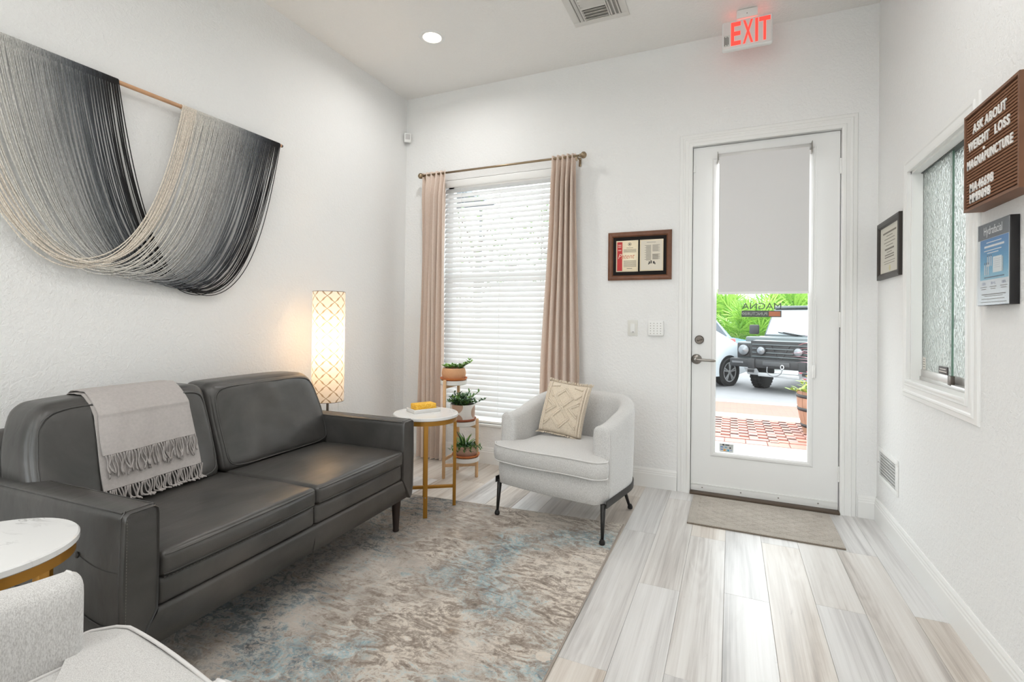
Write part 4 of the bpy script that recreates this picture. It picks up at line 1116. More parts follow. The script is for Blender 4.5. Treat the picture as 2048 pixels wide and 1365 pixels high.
# ================================================================ RUG AND DOORMAT
def m_rug():
    t = NT('abstract distressed rug'); co = t.coord('Object')
    mic = t.noise(co, 48, 6, .72, 1.2); med = t.noise(co, 9, 7, .68, 1.4); sw = t.noise(t.coord('Object', (1.0, 2.2, 1), (0, 0, 0), (0, 0, .35)), 6.5, 8, .72, 2.2)
    big = t.noise(t.coord('Object', (1, 1, 1), (3.1, 1.7, 0)), 1.7, 4, .55, .8); big2 = t.noise(t.coord('Object', (1, 1, 1), (9.4, 5.2, 0)), 1.5, 4, .55, .6); big3 = t.noise(t.coord('Object', (1, 1, 1), (14.4, 2.2, 0)), 2.1, 4, .55, .6)
    f = t.math('ADD', t.math('MULTIPLY', sw, .62), t.math('ADD', t.math('MULTIPLY', mic, .26), t.math('MULTIPLY', med, .12)))
    base = t.ramp(f, [(.36, lin((98, 88, 80))), (.44, lin((142, 129, 117))), (.49, lin((170, 158, 147))), (.53, lin((208, 197, 184))), (.62, lin((224, 216, 206)))])
    # cream fields
    cream = t.ramp(t.math('ADD', t.math('MULTIPLY', big, .75), t.math('MULTIPLY', mic, .25)), [(.50, (0, 0, 0)), (.60, (1, 1, 1))])
    c1 = t.mix(t.math('MULTIPLY', cream, .55), base, lin((216, 207, 196)))
    # blue veins
    bl = t.math('MULTIPLY', t.ramp(t.math('ADD', t.math('MULTIPLY', big2, .55), t.math('MULTIPLY', sw, .45)), [(.50, (0, 0, 0)), (.57, (1, 1, 1))]), t.ramp(mic, [(.40, (0, 0, 0)), (.56, (1, 1, 1))]))
    c2 = t.mix(t.math('MULTIPLY', bl, .85), c1, t.ramp(med, [(.38, lin((58, 92, 108))), (.52, lin((132, 166, 176))), (.66, lin((176, 198, 202)))]))
    # charcoal towards the sofa side
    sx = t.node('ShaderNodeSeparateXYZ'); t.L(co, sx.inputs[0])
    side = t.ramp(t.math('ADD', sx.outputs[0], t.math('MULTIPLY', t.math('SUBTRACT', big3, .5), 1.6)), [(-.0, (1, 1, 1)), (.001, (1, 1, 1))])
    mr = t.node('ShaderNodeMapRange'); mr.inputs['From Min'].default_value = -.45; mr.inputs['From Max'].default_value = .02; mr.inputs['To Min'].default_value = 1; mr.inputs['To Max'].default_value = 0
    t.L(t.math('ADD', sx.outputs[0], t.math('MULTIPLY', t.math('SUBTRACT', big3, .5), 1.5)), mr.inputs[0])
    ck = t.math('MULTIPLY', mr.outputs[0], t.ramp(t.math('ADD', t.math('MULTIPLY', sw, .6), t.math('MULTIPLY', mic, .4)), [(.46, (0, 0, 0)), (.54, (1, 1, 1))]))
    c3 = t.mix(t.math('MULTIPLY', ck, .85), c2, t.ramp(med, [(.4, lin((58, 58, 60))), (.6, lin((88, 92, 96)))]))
    # rust touches, pale round drops
    ru = t.math('MULTIPLY', t.ramp(t.noise(t.coord('Object', (1, 1, 1), (21, 8, 0)), 3.2, 4), [(.62, (0, 0, 0)), (.72, (1, 1, 1))]), t.ramp(mic, [(.45, (0, 0, 0)), (.6, (1, 1, 1))]))
    c4 = t.mix(t.math('MULTIPLY', ru, .6), c3, lin((140, 108, 70)))
    vo = t.node('ShaderNodeTexVoronoi'); vo.inputs['Scale'].default_value = 4.2; vo.inputs['Randomness'].default_value = 1; t.L(co, vo.inputs['Vector'])
    vr = t.math('MULTIPLY', t.ramp(vo.outputs['Color'], [(.62, (0, 0, 0)), (.66, (1, 1, 1))]), t.math('LESS_THAN', t.math('ADD', vo.outputs['Distance'], t.math('MULTIPLY', t.math('SUBTRACT', mic, .5), .12)), .13))
    c5 = t.mix(t.math('MULTIPLY', t.math('MULTIPLY', vr, t.math('GREATER_THAN', sx.outputs[0], .0)), .8), c4, lin((218, 207, 194)))
    t.base(c5); t.set(Roughness=.92); t.b.inputs['Sheen Weight'].default_value = .15; t.bump(t.math('ADD', mic, t.noise(co, 500, 2)), .35, .003); return t.m
M_RUG = m_rug()
RC = Vector((-1.30, 1.50, 0))
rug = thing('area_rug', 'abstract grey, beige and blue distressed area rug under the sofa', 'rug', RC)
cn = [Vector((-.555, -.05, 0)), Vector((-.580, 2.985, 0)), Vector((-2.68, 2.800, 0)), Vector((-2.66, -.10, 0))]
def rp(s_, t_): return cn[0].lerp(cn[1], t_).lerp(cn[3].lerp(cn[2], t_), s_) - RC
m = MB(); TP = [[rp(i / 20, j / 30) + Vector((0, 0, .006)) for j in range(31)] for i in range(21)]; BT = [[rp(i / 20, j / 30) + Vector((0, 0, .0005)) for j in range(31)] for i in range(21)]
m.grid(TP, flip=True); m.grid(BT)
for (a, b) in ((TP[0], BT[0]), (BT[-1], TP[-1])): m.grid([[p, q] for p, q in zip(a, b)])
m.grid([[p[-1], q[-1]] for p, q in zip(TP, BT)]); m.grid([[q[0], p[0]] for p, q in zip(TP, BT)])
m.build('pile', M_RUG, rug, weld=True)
for (a, b) in ((0, 1), (2, 3)):
    MB().tube([cn[a].lerp(cn[b], k / 30) - RC + Vector((0, 0, .004)) for k in range(31)], .0042, 6).build('bound_edge', plain('rug binding', (160, 150, 140), .95), rug, smooth=True)
fr = MB(); rnd = random.Random(8)
for e0, e1, dy in ((cn[1], cn[2], 1), (cn[0], cn[3], -1)):
    for k in range(300):
        p = e0.lerp(e1, (k + .5) / 300) - RC; fr.tube([p + Vector((0, 0, .004)), p + Vector((rnd.uniform(-.006, .006), dy * .016, .0016))], .0014, 4)
tag(fr.build('fringe', plain('rug fringe', (206, 196, 184), .95), rug), 'short pale fringe', kind='stuff')

mat_o = thing('doormat', 'beige doormat with a raised diamond pattern in front of the door', 'doormat', (.172, 3.443, 0))
def m_mat():
    t = NT('beige loop mat'); co = t.coord('Object'); f = t.noise(co, 330, 3, .7); g = t.noise(co, 8, 3)
    t.base(t.ramp(t.math('ADD', t.math('MULTIPLY', f, .8), t.math('MULTIPLY', g, .2)), [(.36, lin((150, 142, 132))), (.62, lin((194, 186, 176)))])); t.set(Roughness=.97); t.bump(f, .7, .003); return t.m
mw, md = .405, .262
def mh(x, y):
    b = min(mw - abs(x), md - abs(y)); h = .0105
    if b < .045: return h + (.0012 if b > .012 else 0)
    u = x / .115; v = y / .075; d = min(abs((u + v) % 1 - .5), abs((u - v) % 1 - .5)); h -= .0065 * max(0, 1 - d / .17)
    u2 = x / .0575; v2 = y / .0375; d = min(abs((u2 + v2) % 1 - .5), abs((u2 - v2) % 1 - .5)); h -= .0025 * max(0, 1 - d / .14)
    return h
m = MB(); GXn, GYn = 190, 120
TP = [[Vector((-mw + 2 * mw * i / GXn, -md + 2 * md * j / GYn, mh(-mw + 2 * mw * i / GXn, -md + 2 * md * j / GYn))) for j in range(GYn + 1)] for i in range(GXn + 1)]
m.grid(TP)
for k in (0, -1):
    m.grid([[p, Vector((p.x, p.y, .0004))] for p in TP[k]], flip=(k == -1)); m.grid([[r[k], Vector((r[k].x, r[k].y, .0004))] for r in TP], flip=(k == 0))
m.build('mat_pile', m_mat(), mat_o, smooth=True)
MB().tube([(-mw, -md, .003), (mw, -md, .003), (mw, md, .003), (-mw, md, .003)], .0035, 6, closed=True).build('bound_edge', plain('mat binding', (120, 108, 96), .95), mat_o)
mat_o.rotation_euler = (0, 0, radians(-.4))

# ================================================================ THINGS ON THE BACK WALL
M_WALNUT = plain('walnut frame', (112, 70, 46), .4, var=.18, vscale=22)
M_PRINT = plain('grey print', (128, 122, 112), .8); M_INK = plain('dark print', (78, 74, 70), .8)
def frame_ring(m, w_, h_, bw_, d, z0=0, lip=.003):
    """mitred picture frame in local XY, z towards the viewer"""
    P = []
    prof_ = [(0, 0), (0, d), (bw_ * .35, d + lip), (bw_ * .75, d), (bw_, d * .45), (bw_, 0)]
    for (sx, sy) in ((-1, -1), (1, -1), (1, 1), (-1, 1)):
        P.append([Vector((sx * (w_ / 2 - p[0]), sy * (h_ / 2 - p[0]), z0 + p[1])) for p in prof_])
    m.grid(P, closed_u=True, closed_v=True); return m
def wall_thing(name, label, cat, M):
    t = thing(name, label, cat); t.matrix_world = M; return t
def lines(parent, rows, mat, z, name='print_line'):
    """rows: (x0, x1, y, height) thin printed strokes joined as one flat print"""
    m = MB()
    for (x0, x1, y, h) in rows: m.add([(x0, y - h / 2, z), (x1, y - h / 2, z), (x1, y + h / 2, z), (x0, y + h / 2, z)], [(0, 1, 2, 3)])
    return m.build(name, mat, parent)
pat = wall_thing('framed_plaque', 'walnut framed patent plaque with two gold plates beside the door', 'plaque', M_back(-.633, YB - .001, 1.717))
frame_ring(MB(), .466, .364, .037, .016).build('frame', M_WALNUT, pat, weld=True)
MB().span((-.2, -.149, .001), (.2, .149, .006)).build('backing', plain('black velvet', (18, 14, 13), .9), pat)
M_PLATE = plain('pale gold plate', (226, 212, 184), .35, .25)
pl = MB().span((-.173, -.118, .006), (-.008, .118, .010)).build('plate', M_PLATE, pat, bevel=.0015)
pr = MB().span((.004, -.116, .006), (.174, .118, .010)).build('plate', M_PLATE, pat, bevel=.0015)
MB().span((-.165, -.111, .010), (-.126, .108, .0106)).build('red_band', plain('patent red', (196, 44, 44), .5), pl)
MB().span((.012, -.108, .010), (.166, .110, .0104)).build('engraved_sheet', plain('pale sheet', (226, 218, 202), .5), pr)
MB().lathe([(.013, .0100), (.013, .0106), (.0105, .0106), (.0105, .0100)], 24, c=(-.071, .089, 0), caps=False).build('seal', M_INK, pl)
MB().lathe([(0, .0106), (.006, .0106), (.006, .0100)], 12, c=(-.071, .089, 0), caps=False).build('seal_centre', M_INK, pl)
text('script_word', 'Patent', Matrix.Translation((-.160, -.018, .0111)), plain('patent script', (206, 122, 92), .5), pl, size=.052, shear=.35, sx=.90)
text('script_initial', 'P', Matrix.Translation((-.160, -.018, .0113)), plain('patent pale', (236, 206, 190), .5), pl, size=.052, shear=.35, sx=.90)
for k in range(3): lines(pl, [(-.158, -.134, .085 - k * .014 - (.012 if k == 2 else 0), .005)], plain('patent pale', (236, 206, 190), .5), .0109)
rows = [(-.095, -.045, .062, .003)] + [(-.116, -.022, .050 - k * .0052, .0022) for k in range(5)] + [(-.116, -.022, -.034 - k * .0052, .0022) for k in range(10)] + [(-.092, -.052, -.094, .004)]
lines(pl, rows, M_PRINT, .0103)
rows = [(.055, .120, .096, .0025)]
for k in range(20):
    rows.append((.040 + .010 * (k % 3 > 0), .086, .074 - k * .0058, .0026))
    if k < 9 or k > 9: rows.append((.096, .150 - .012 * (k % 2), .076 - k * .0058 if k < 9 else .012 - (k - 9) * .0042, .0026))
lines(pr, rows, M_PRINT, .0107)
lines(pr, [(.070, .080, -.055, .018), (.083, .092, -.050, .022), (.100, .112, -.054, .018), (.112, .118, -.062, .014), (.066, .072, -.064, .010)], M_INK, .0107)

sw = wall_thing('light_switch', 'white rocker light switch left of the keypad', 'switch', M_back(-.677, YB, 1.174))
MB().box((0, 0, .003), (.074, .118, .006)).build('wall_plate', plain('switch plate', (226, 225, 219), .4), sw, bevel=.002)
rk = MB().box((0, 0, .008), (.034, .068, .006), Matrix.Rotation(radians(3), 3, 'X')).build('rocker', M_WHITE, sw, bevel=.0015)
MB().box((.004, -.030, .0112), (.012, .004, .001)).build('slider', plain('switch dark', (90, 82, 78), .5), rk)
kp = wall_thing('keypad', 'square white alarm keypad between plaque and door', 'keypad', M_back(-.508, YB, 1.175))
MB().rbox((0, 0, .011), (.057, .057, .011), .009, 6).build('body', M_WHITE, kp, smooth=True)
M_KEY = plain('keypad legend', (176, 174, 168), .6)
for r_ in range(5):
    for c_ in range(4):
        MB().lathe([(0, .0228), (.0036, .0226), (.0036, .0215)], 10, c=(-.036 + c_ * .024, .036 - r_ * .0185, 0)).build('key', M_KEY, kp)
sen = wall_thing('motion_sensor', 'small white motion sensor high in the left corner', 'sensor', frame((XL + .030, YB - .030, 2.885), (.7071, .7071, 0), (0, 0, 1), (.7071, -.7071, 0)))
MB().rbox((0, 0, .012), (.033, .042, .014), .010, 5).build('body', M_WHITE, sen, smooth=True)
MB().rbox((0, .006, .026), (.020, .024, .004), .004, 4).build('lens', plain('sensor lens', (206, 204, 204), .5), sen, smooth=True)
MB().lathe([(.012, -.030), (.012, .0)], 12).build('bracket', M_WHITE, sen, smooth=True)

# ---- EXIT sign hanging from the ceiling
ex = wall_thing('exit_sign', 'white emergency sign with red lit EXIT letters above the door', 'exit sign', M_back(.078, 3.515, 3.096))
MB().rbox((0, 0, 0), (.148, .094, .022), .014, 6).build('housing', M_WHITE, ex, smooth=True)
MB().box((0, 0, .0222), (.280, .172, .002)).build('face', plain('sign face', (236, 228, 226), .4), ex, bevel=.0008)
MB().box((0, .130, -.002), (.125, .056, .034)).build('canopy', M_WHITE, ex, bevel=.006)
MB().lathe([(0, .0165), (.003, .016), (.003, .015)], 8, c=(.0, .126, 0)).build('screw', M_STEELD, ex)
M_EXIT = plain('lit red letter', (255, 70, 60), .5, emit=(255, 62, 52), estr=1.15)
for (chx, x0, x1) in (('E', -.094, -.036), ('X', -.024, .036), ('I', .048, .064), ('T', .070, .134)):
    me = text_data(chx, size=.2, extrude=.0008, bold=.004); xs = [v.co.x for v in me.vertices]; ys = [v.co.y for v in me.vertices]
    for v in me.vertices:
        v.co.x = x0 + (v.co.x - min(xs)) / (max(xs) - min(xs)) * (x1 - x0); v.co.y = -.073 + (v.co.y - min(ys)) / (max(ys) - min(ys)) * .150; v.co.z += .0242
    me.materials.clear(); me.materials.append(M_EXIT); link('letter', me, ex)
lab = MB().box((-.118, -.036, .0236), (.034, .074, .0008)).build('rating_label', plain('label white', (222, 220, 216), .6), ex)
lines(lab, [(-.134 + k * .0075, -.130 + k * .0075, -.036, .060 - .012 * (k % 2)) for k in range(4)], M_INK, .0242)
ld = bpy.data.lights.new('exit_glow', 'AREA'); ld.shape = 'RECTANGLE'; ld.size = .22; ld.size_y = .012; ld.energy = .10; ld.color = (1, .14, .10)
lo = bpy.data.objects.new('exit_glow', ld); COL.objects.link(lo); lo.parent = ex; lo.location = (0, .097, -.014); lo.rotation_euler = (-pi / 2, 0, 0)

# ---- ceiling: downlights and vent
CAN_AT = ['above the left back corner', 'above the floor before the door', 'above the sofa seat', 'above the camera on the right', 'behind the camera over the left wall', 'behind the camera over the right wall', 'by the added rear window on the left', 'by the added rear window on the right']
for k, (x, y) in enumerate(CANS):
    dl = thing('downlight', 'round recessed ceiling downlight ' + CAN_AT[k], 'downlight', (x, y, ZC), group='recessed downlights')
    MB().lathe([(.066, -.004), (.072, -.007), (.090, -.004), (.094, 0)], 40, caps=False).build('trim_ring', M_TRIM, dl, smooth=True)
    MB().lathe([(0, -.0035), (.067, -.0035)], 40, caps=False).build('lens', plain('lit lens', (255, 246, 230), .5, emit=(255, 240, 220), estr=4), dl)
vt = thing('ceiling_vent', 'square white ceiling air vent with multi-way louvres', 'air vent', (-.812, 3.085, ZC))
fr = MB()
for (a, b) in (((-.185, -.185, -.008), (.185, -.140, 0)), ((-.185, .140, -.008), (.185, .185, 0)), ((-.185, -.140, -.008), (-.140, .140, 0)), ((.140, -.140, -.008), (.185, .140, 0))): fr.span(a, b)
fr.build('frame', plain('vent white', (222, 219, 214), .5), vt, bevel=.003)
MB().span((-.14, -.14, -.002), (.14, .14, -.001)).build('throat', plain('vent dark', (168, 165, 160), .8), vt)
M_VENT = plain('vent white', (222, 219, 214), .5)
for k in range(9): MB().box((-.02, -.122 + k * .0305, -.006), (.16, .020, .002), Matrix.Rotation(radians(38 if k > 4 else -38), 3, 'X')).build('louvre', M_VENT, vt)
for k in range(2): MB().box((-.112 - .0 + k * .026 - .012, 0, -.006), (.018, .28, .002), Matrix.Rotation(radians(-40), 3, 'Y')).build('louvre', M_VENT, vt)
for k in range(3): MB().box((.076 + k * .026, 0, -.006), (.018, .28, .002), Matrix.Rotation(radians(40), 3, 'Y')).build('louvre', M_VENT, vt)
for x in (-.104 + .004, .064): MB().box((x, 0, -.0065), (.005, .28, .010)).build('divider', M_VENT, vt)

# ================================================================ THINGS ON THE RIGHT WALL
cf = wall_thing('framed_certificate', 'dark framed certificate on the right wall near the corner', 'certificate', M_right(XR - .001, 3.497, 1.664))
frame_ring(MB(), .436, .344, .036, .016).build('frame', plain('dark wood frame', (48, 42, 38), .4), cf, weld=True)
sh_ = MB().span((-.185, -.140, .001), (.185, .140, .005)).build('document', plain('certificate paper', (214, 210, 198), .7), cf)
text('heading', 'The State Board of Acupuncture', Matrix.Translation((0, .085, .0056)), M_PRINT, sh_, size=.021, align='CENTER') if False else None
lines(sh_, [(-.13, .13, .098, .010), (-.06, .06, .078, .004), (-.10, .10, .060, .004), (-.11, .11, .040, .004), (-.07, .07, .022, .004), (-.09, .09, 0, .010), (-.05, .05, -.018, .004), (-.09, .09, -.034, .006), (-.09, .09, -.048, .006), (-.11, .11, -.070, .003), (-.10, .10, -.084, .003)], M_PRINT, .0054)
MB().lathe([(0, .0062), (.014, .0060), (.017, .0052)], 20, c=(.01, -.112, 0)).build('seal', plain('gold seal', (206, 198, 150), .5), sh_)

bd = wall_thing('letter_board', 'brown grooved letter board with white letters on the right wall', 'letter board', M_right(XR - .001, 2.148, 1.812))
M_BOARD = plain('brown stained wood', (118, 80, 56), .5, var=.12, vscale=14)
BWd, BHt = .384, .352
frame_ring(MB(), BWd, BHt, .013, .058, lip=.0).build('frame', M_BOARD, bd, weld=True)
MB().span((-BWd / 2 + .011, -BHt / 2 + .011, .001), (BWd / 2 - .011, BHt / 2 - .011, .050)).build('back_panel', plain('board groove', (74, 48, 34), .8), bd)
gr = MB(); ng = 30; gh = (BHt - .030) / ng
for k in range(ng):
    y = -BHt / 2 + .015 + gh * (k + .5)
    gr.box((0, y, .0515), (BWd - .027, gh * .62, .006))
tag(gr.build('grooved_felt', plain('brown felt ridge', (132, 92, 66), .9), bd, bevel=.0008, seg=1), kind='stuff')
M_LET = plain('white letter plastic', (238, 236, 232), .4)
def board_line(s_, y, xs, h, sxx=1.0, z=.0555, adv=None):
    x = xs
    for chx in s_:
        if chx == ' ': x += adv * .7; continue
        me = text_data(chx, size=h / .69, extrude=.0016, bold=.0011); 
        wv = [v.co.x for v in me.vertices]; w0, w1 = min(wv), max(wv)
        for v in me.vertices: v.co.x = (v.co.x - w0) * sxx
        me.materials.clear(); me.materials.append(M_LET); o = link('letter', me, bd); o.matrix_local = Matrix.Translation((x, y, z)); x += (w1 - w0) * sxx + .0042
    return x
board_line('ASK', .094, -.124, .031, .86, adv=.02); board_line('ABOUT', .094, -.034, .031, .86, adv=.02)
board_line('WEIGHT', .038, -.160, .031, .84, adv=.02); board_line('LOSS', .038, .036, .031, .86, adv=.02)
MB().lathe([(0, .054), (.005, .0535), (.0055, .0500)], 10, c=(-.040, .018, .004)).build('dot', M_LET, bd)
board_line('MAGNAPUNCTURE', -.026, -.168, .030, .74, adv=.02)
board_line('MA46698', -.112, -.146, .030, .88, adv=.02); board_line('MM19098', -.150, -.146, .030, .84, adv=.02)
MB().box((-.155, BHt / 2 + .012, .003), (.03, .04, .004)).build('hanging_tab', plain('pale hanging tab', (214, 222, 224), .5), bd, bevel=.001)

t = NT('clear acrylic'); tr_a = t.node('ShaderNodeBsdfTransparent'); tr_a.inputs[0].default_value = (.96, .97, .98, 1); gl_a = t.node('ShaderNodeBsdfGlossy'); gl_a.inputs['Roughness'].default_value = .4; mx_a = t.node('ShaderNodeMixShader'); mx_a.inputs[0].default_value = .06
t.L(tr_a.outputs[0], mx_a.inputs[1]); t.L(gl_a.outputs[0], mx_a.inputs[2]); t.L(mx_a.outputs[0], t.out.inputs[0]); M_ACRYL = t.m
po = wall_thing('poster_holder', 'acrylic sign holder with a blue skincare poster below the letter board', 'sign', M_right(XR - .001, 2.205, 1.436))
PWd, PHt = .226, .288
MB().span((-PWd / 2, -PHt / 2, 0), (PWd / 2, PHt / 2, .024)).build('backing', plain('gloss black', (24, 22, 24), .3), po, bevel=.001)
sheet_ = MB().span((-PWd / 2 + .003, -PHt / 2 + .002, .024), (PWd / 2 - .004, PHt / 2 - .003, .0248)).build('poster', plain('poster paper', (222, 224, 224), .35), po)
zp = .0250
MB().add([(-.110, .088, zp), (.109, .088, zp), (.109, .141, zp), (-.110, .141, zp)], [(0, 1, 2, 3)]).build('title_band', plain('poster slate', (86, 88, 94), .35), sheet_)
text('title', 'Hydrafacial', Matrix.Translation((0, .103, zp + .0004)), plain('poster white', (232, 232, 230), .4), sheet_, size=.040, align='CENTER', sx=.74, bold=.0004)
def m_posterblue():
    t = NT('poster blue'); co = t.coord('Object'); sx = t.node('ShaderNodeSeparateXYZ'); t.L(co, sx.inputs[0])
    mr = t.node('ShaderNodeMapRange'); mr.inputs['From Min'].default_value = -.06; mr.inputs['From Max'].default_value = .09; t.L(sx.outputs[1], mr.inputs[0])
    t.base(t.ramp(mr.outputs[0], [(0, lin((140, 196, 214))), (.35, lin((84, 168, 206))), (1, lin((40, 118, 182)))])); t.set(Roughness=.35); return t.m
MB().add([(-.092, -.055, zp), (.106, -.055, zp), (.106, .087, zp), (-.092, .087, zp)], [(0, 1, 2, 3)]).build('picture_area', m_posterblue(), sheet_)
lines(sheet_, [(-.045, .060, .074, .003), (-.060, .078, .060, .007), (-.062, .06, .046, .003), (-.04, .04, .037, .003)], plain('poster white', (232, 232, 230), .4), zp + .0003)
M_PV = plain('poster vial', (206, 212, 214), .4); M_PVD = plain('poster cap', (60, 74, 96), .4)
for k in range(3):
    lines(sheet_, [(-.060 + k * .013, -.053 + k * .013, -.020, .036)], M_PV, zp + .0004, 'vial'); lines(sheet_, [(-.059 + k * .013, -.054 + k * .013, .002, .007)], M_PVD, zp + .0005, 'vial_cap')
    lines(sheet_, [(-.040 + k * .013, -.033 + k * .013, .008, .034)], M_PV, zp + .0003, 'vial'); lines(sheet_, [(-.039 + k * .013, -.034 + k * .013, .028, .006)], M_PVD, zp + .0004, 'vial_cap')
lines(sheet_, [(.002, .062, -.006, .054)], plain('poster box', (232, 236, 234), .4), zp + .0004, 'carton'); lines(sheet_, [(.062, .072, -.008, .050)], plain('poster box side', (170, 190, 196), .4), zp + .0004, 'carton_side')
lines(sheet_, [(.008, .056, .012 - k * .007, .002) for k in range(5)], M_PV, zp + .0006); lines(sheet_, [(-.06, .08, -.047, .004)], plain('poster navy', (44, 84, 110), .4), zp + .0004)
M_PN = plain('poster stat', (104, 112, 150), .4)
for (x, s_) in ((-.064, '100%'), (.004, '90+%'), (.076, '100%')):
    text('stat', s_, Matrix.Translation((x, -.073, zp + .0003)), M_PN, sheet_, size=.014, align='CENTER'); lines(sheet_, [(x - .024, x + .024, -.080, .002), (x - .018, x + .018, -.087, .002)], M_PRINT, zp + .0003)
lines(sheet_, [(-.08, .09, -.106, .003), (-.06, .07, -.112, .002), (-.08, .08, -.122, .002), (-.085, .095, -.133, .002)], M_PRINT, zp + .0003)
MB().span((-PWd / 2, -PHt / 2, .026), (PWd / 2, PHt / 2, .0275)).build('acrylic_sheet', M_ACRYL, po)

wv = wall_thing('wall_vent', 'white louvred return vent low on the right wall', 'air vent', M_right(XR, 3.51, .378))
f = MB(); vw, vh = .19, .098
for (a, b) in (((-vw, -vh, 0), (vw, -vh + .028, .009)), ((-vw, vh - .028, 0), (vw, vh, .009)), ((-vw, -vh + .028, 0), (-vw + .03, vh - .028, .009)), ((vw - .03, -vh + .028, 0), (vw, vh - .028, .009))): f.span(a, b)
f.build('frame', M_TRIM, wv, bevel=.002)
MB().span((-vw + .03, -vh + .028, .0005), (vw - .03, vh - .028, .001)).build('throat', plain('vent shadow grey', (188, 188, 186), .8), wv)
for k in range(8): MB().box((0, -vh + .037 + k * .0175, .006), (2 * vw - .06, .014, .002), Matrix.Rotation(radians(42), 3, 'X')).build('louvre', M_TRIM, wv)
for x in (-vw + .012,): MB().lathe([(0, .0105), (.004, .010), (.004, .009)], 8, c=(x, 0, 0)).build('screw', M_STEELD, wv)
# ================================================================ OUTSIDE
def gz(y): return -.045 - .0250 * (y - 4.0) if y > 4 else -.045       # pavement falls gently to the street
def slope_quad(m, x0, x1, y0, y1, dz=0.0, th=.08):
    vs = [(x0, y0, gz(y0) + dz), (x1, y0, gz(y0) + dz), (x1, y1, gz(y1) + dz), (x0, y1, gz(y1) + dz)]
    vb = [(v[0], v[1], v[2] - th) for v in vs]
    m.add(vs + vb, [(0, 1, 2, 3), (7, 6, 5, 4), (0, 4, 5, 1), (1, 5, 6, 2), (2, 6, 7, 3), (3, 7, 4, 0)]); return m
Y0 = YB + WT
YA, YBAND0, YBAND1, YC = 5.95, 7.85, 8.25, 9.70       # concrete apron | pavers | concrete band | pavers | kerb
M_CONC = plain('pale concrete', (200, 196, 188), .9, var=.06, vscale=3)
gr_ = MB(); slope_quad(gr_, -30, 30, Y0, YA); slope_quad(gr_, -30, 30, YBAND0, YBAND1); gr_.span((-30, -30, -.26), (30, YF - WT, -.16))
ground = gr_.build('ground', M_CONC); struct(ground, 'pale concrete walkway outside the door', 'ground')
m = MB(); slope_quad(m, -30, 30, YA, YBAND0, -.012); slope_quad(m, -30, 30, YBAND1, YC, -.012)
M_PAVBASE = NT('brick paving beyond'); t = M_PAVBASE; bt = t.node('ShaderNodeTexBrick'); bt.inputs['Scale'].default_value = 10; bt.inputs['Mortar Size'].default_value = .03
bt.inputs['Color1'].default_value = lin((168, 112, 98)); bt.inputs['Color2'].default_value = lin((150, 106, 96)); bt.inputs['Mortar'].default_value = lin((110, 92, 84)); bt.inputs['Brick Width'].default_value = 2; bt.inputs['Row Height'].default_value = 1
t.L(t.coord('Object'), bt.inputs['Vector']); t.base(bt.outputs[0]); t.set(Roughness=.8)
pav = m.build('paving', t.m); struct(pav, 'reddish brick paving outside the door', 'paving')
def m_paver():
    t = NT('red brick paver'); oi = t.node('ShaderNodeObjectInfo'); f = t.noise(t.coord('Object'), 18, 4)
    c = t.ramp(oi.outputs['Random'], [(0, lin((176, 116, 100))), (.4, lin((160, 112, 102))), (.75, lin((150, 118, 112))), (1, lin((186, 130, 108)))])
    t.base(t.mix(t.math('MULTIPLY', f, .35), c, lin((120, 92, 84)))); t.set(Roughness=.55); t.bump(f, .3, .004); return t.m
M_PAVER = m_paver()
def pv_mesh(a, b): return MB().box((0, 0, -.014), (a - .006, b - .006, .04)).mesh('paver', M_PAVER, bevel=.004, seg=1)
tilt = math.atan(-.0250)
ME_A = pv_mesh(.11, .22); ME_B = pv_mesh(.20, .10); ME_C = pv_mesh(.10, .20)
def paver(me, x, y):
    o = link('paver', me, pav); o.location = (x, y, gz(y)); o.rotation_euler = (tilt, 0, 0)
ME_S = pv_mesh(.215, .22)
for k in range(-3, 8): paver(ME_S, k * .215 + .05, YA + .11)
# herringbone field seen through the door (the nearest ones as single bricks)
cnt = 0
for i in range(-30, 60):
    for j in range(-30, 60):
        # two-brick herringbone cell on a .1 m lattice
        x = -.6 + i * .1 - j * .1; y = YA + .27 + i * .1 + j * .1
        for (me, dx, dy) in ((ME_B, .10, .05), (ME_C, .05 + .0, .20)):
            px_, py_ = x + dx, y + dy
            if YA + .27 < py_ < YBAND0 - .08 and -.30 + (py_ - 6) * .02 < px_ < .98 + (py_ - 6) * .10 and cnt < 285 and (i + j) % 1 == 0 and (i - j) % 2 == 0:
                paver(me, px_, py_); cnt += 1
kb = MB(); kb.span((-30, YC, gz(YC) - .2), (30, YC + .16, gz(YC) + .012)); struct(kb.build('kerb', plain('pale kerb', (206, 202, 194), .9), bevel=.01), 'pale concrete kerb along the street', 'kerb')
rd = MB(); ZRD = gz(YC) - .045; rd.span((-40, YC + .16, ZRD - .1), (40, 60, ZRD)); struct(rd.build('road', plain('grey asphalt', (128, 128, 130), .85, var=.08, vscale=2)), 'grey asphalt parking lot', 'road')

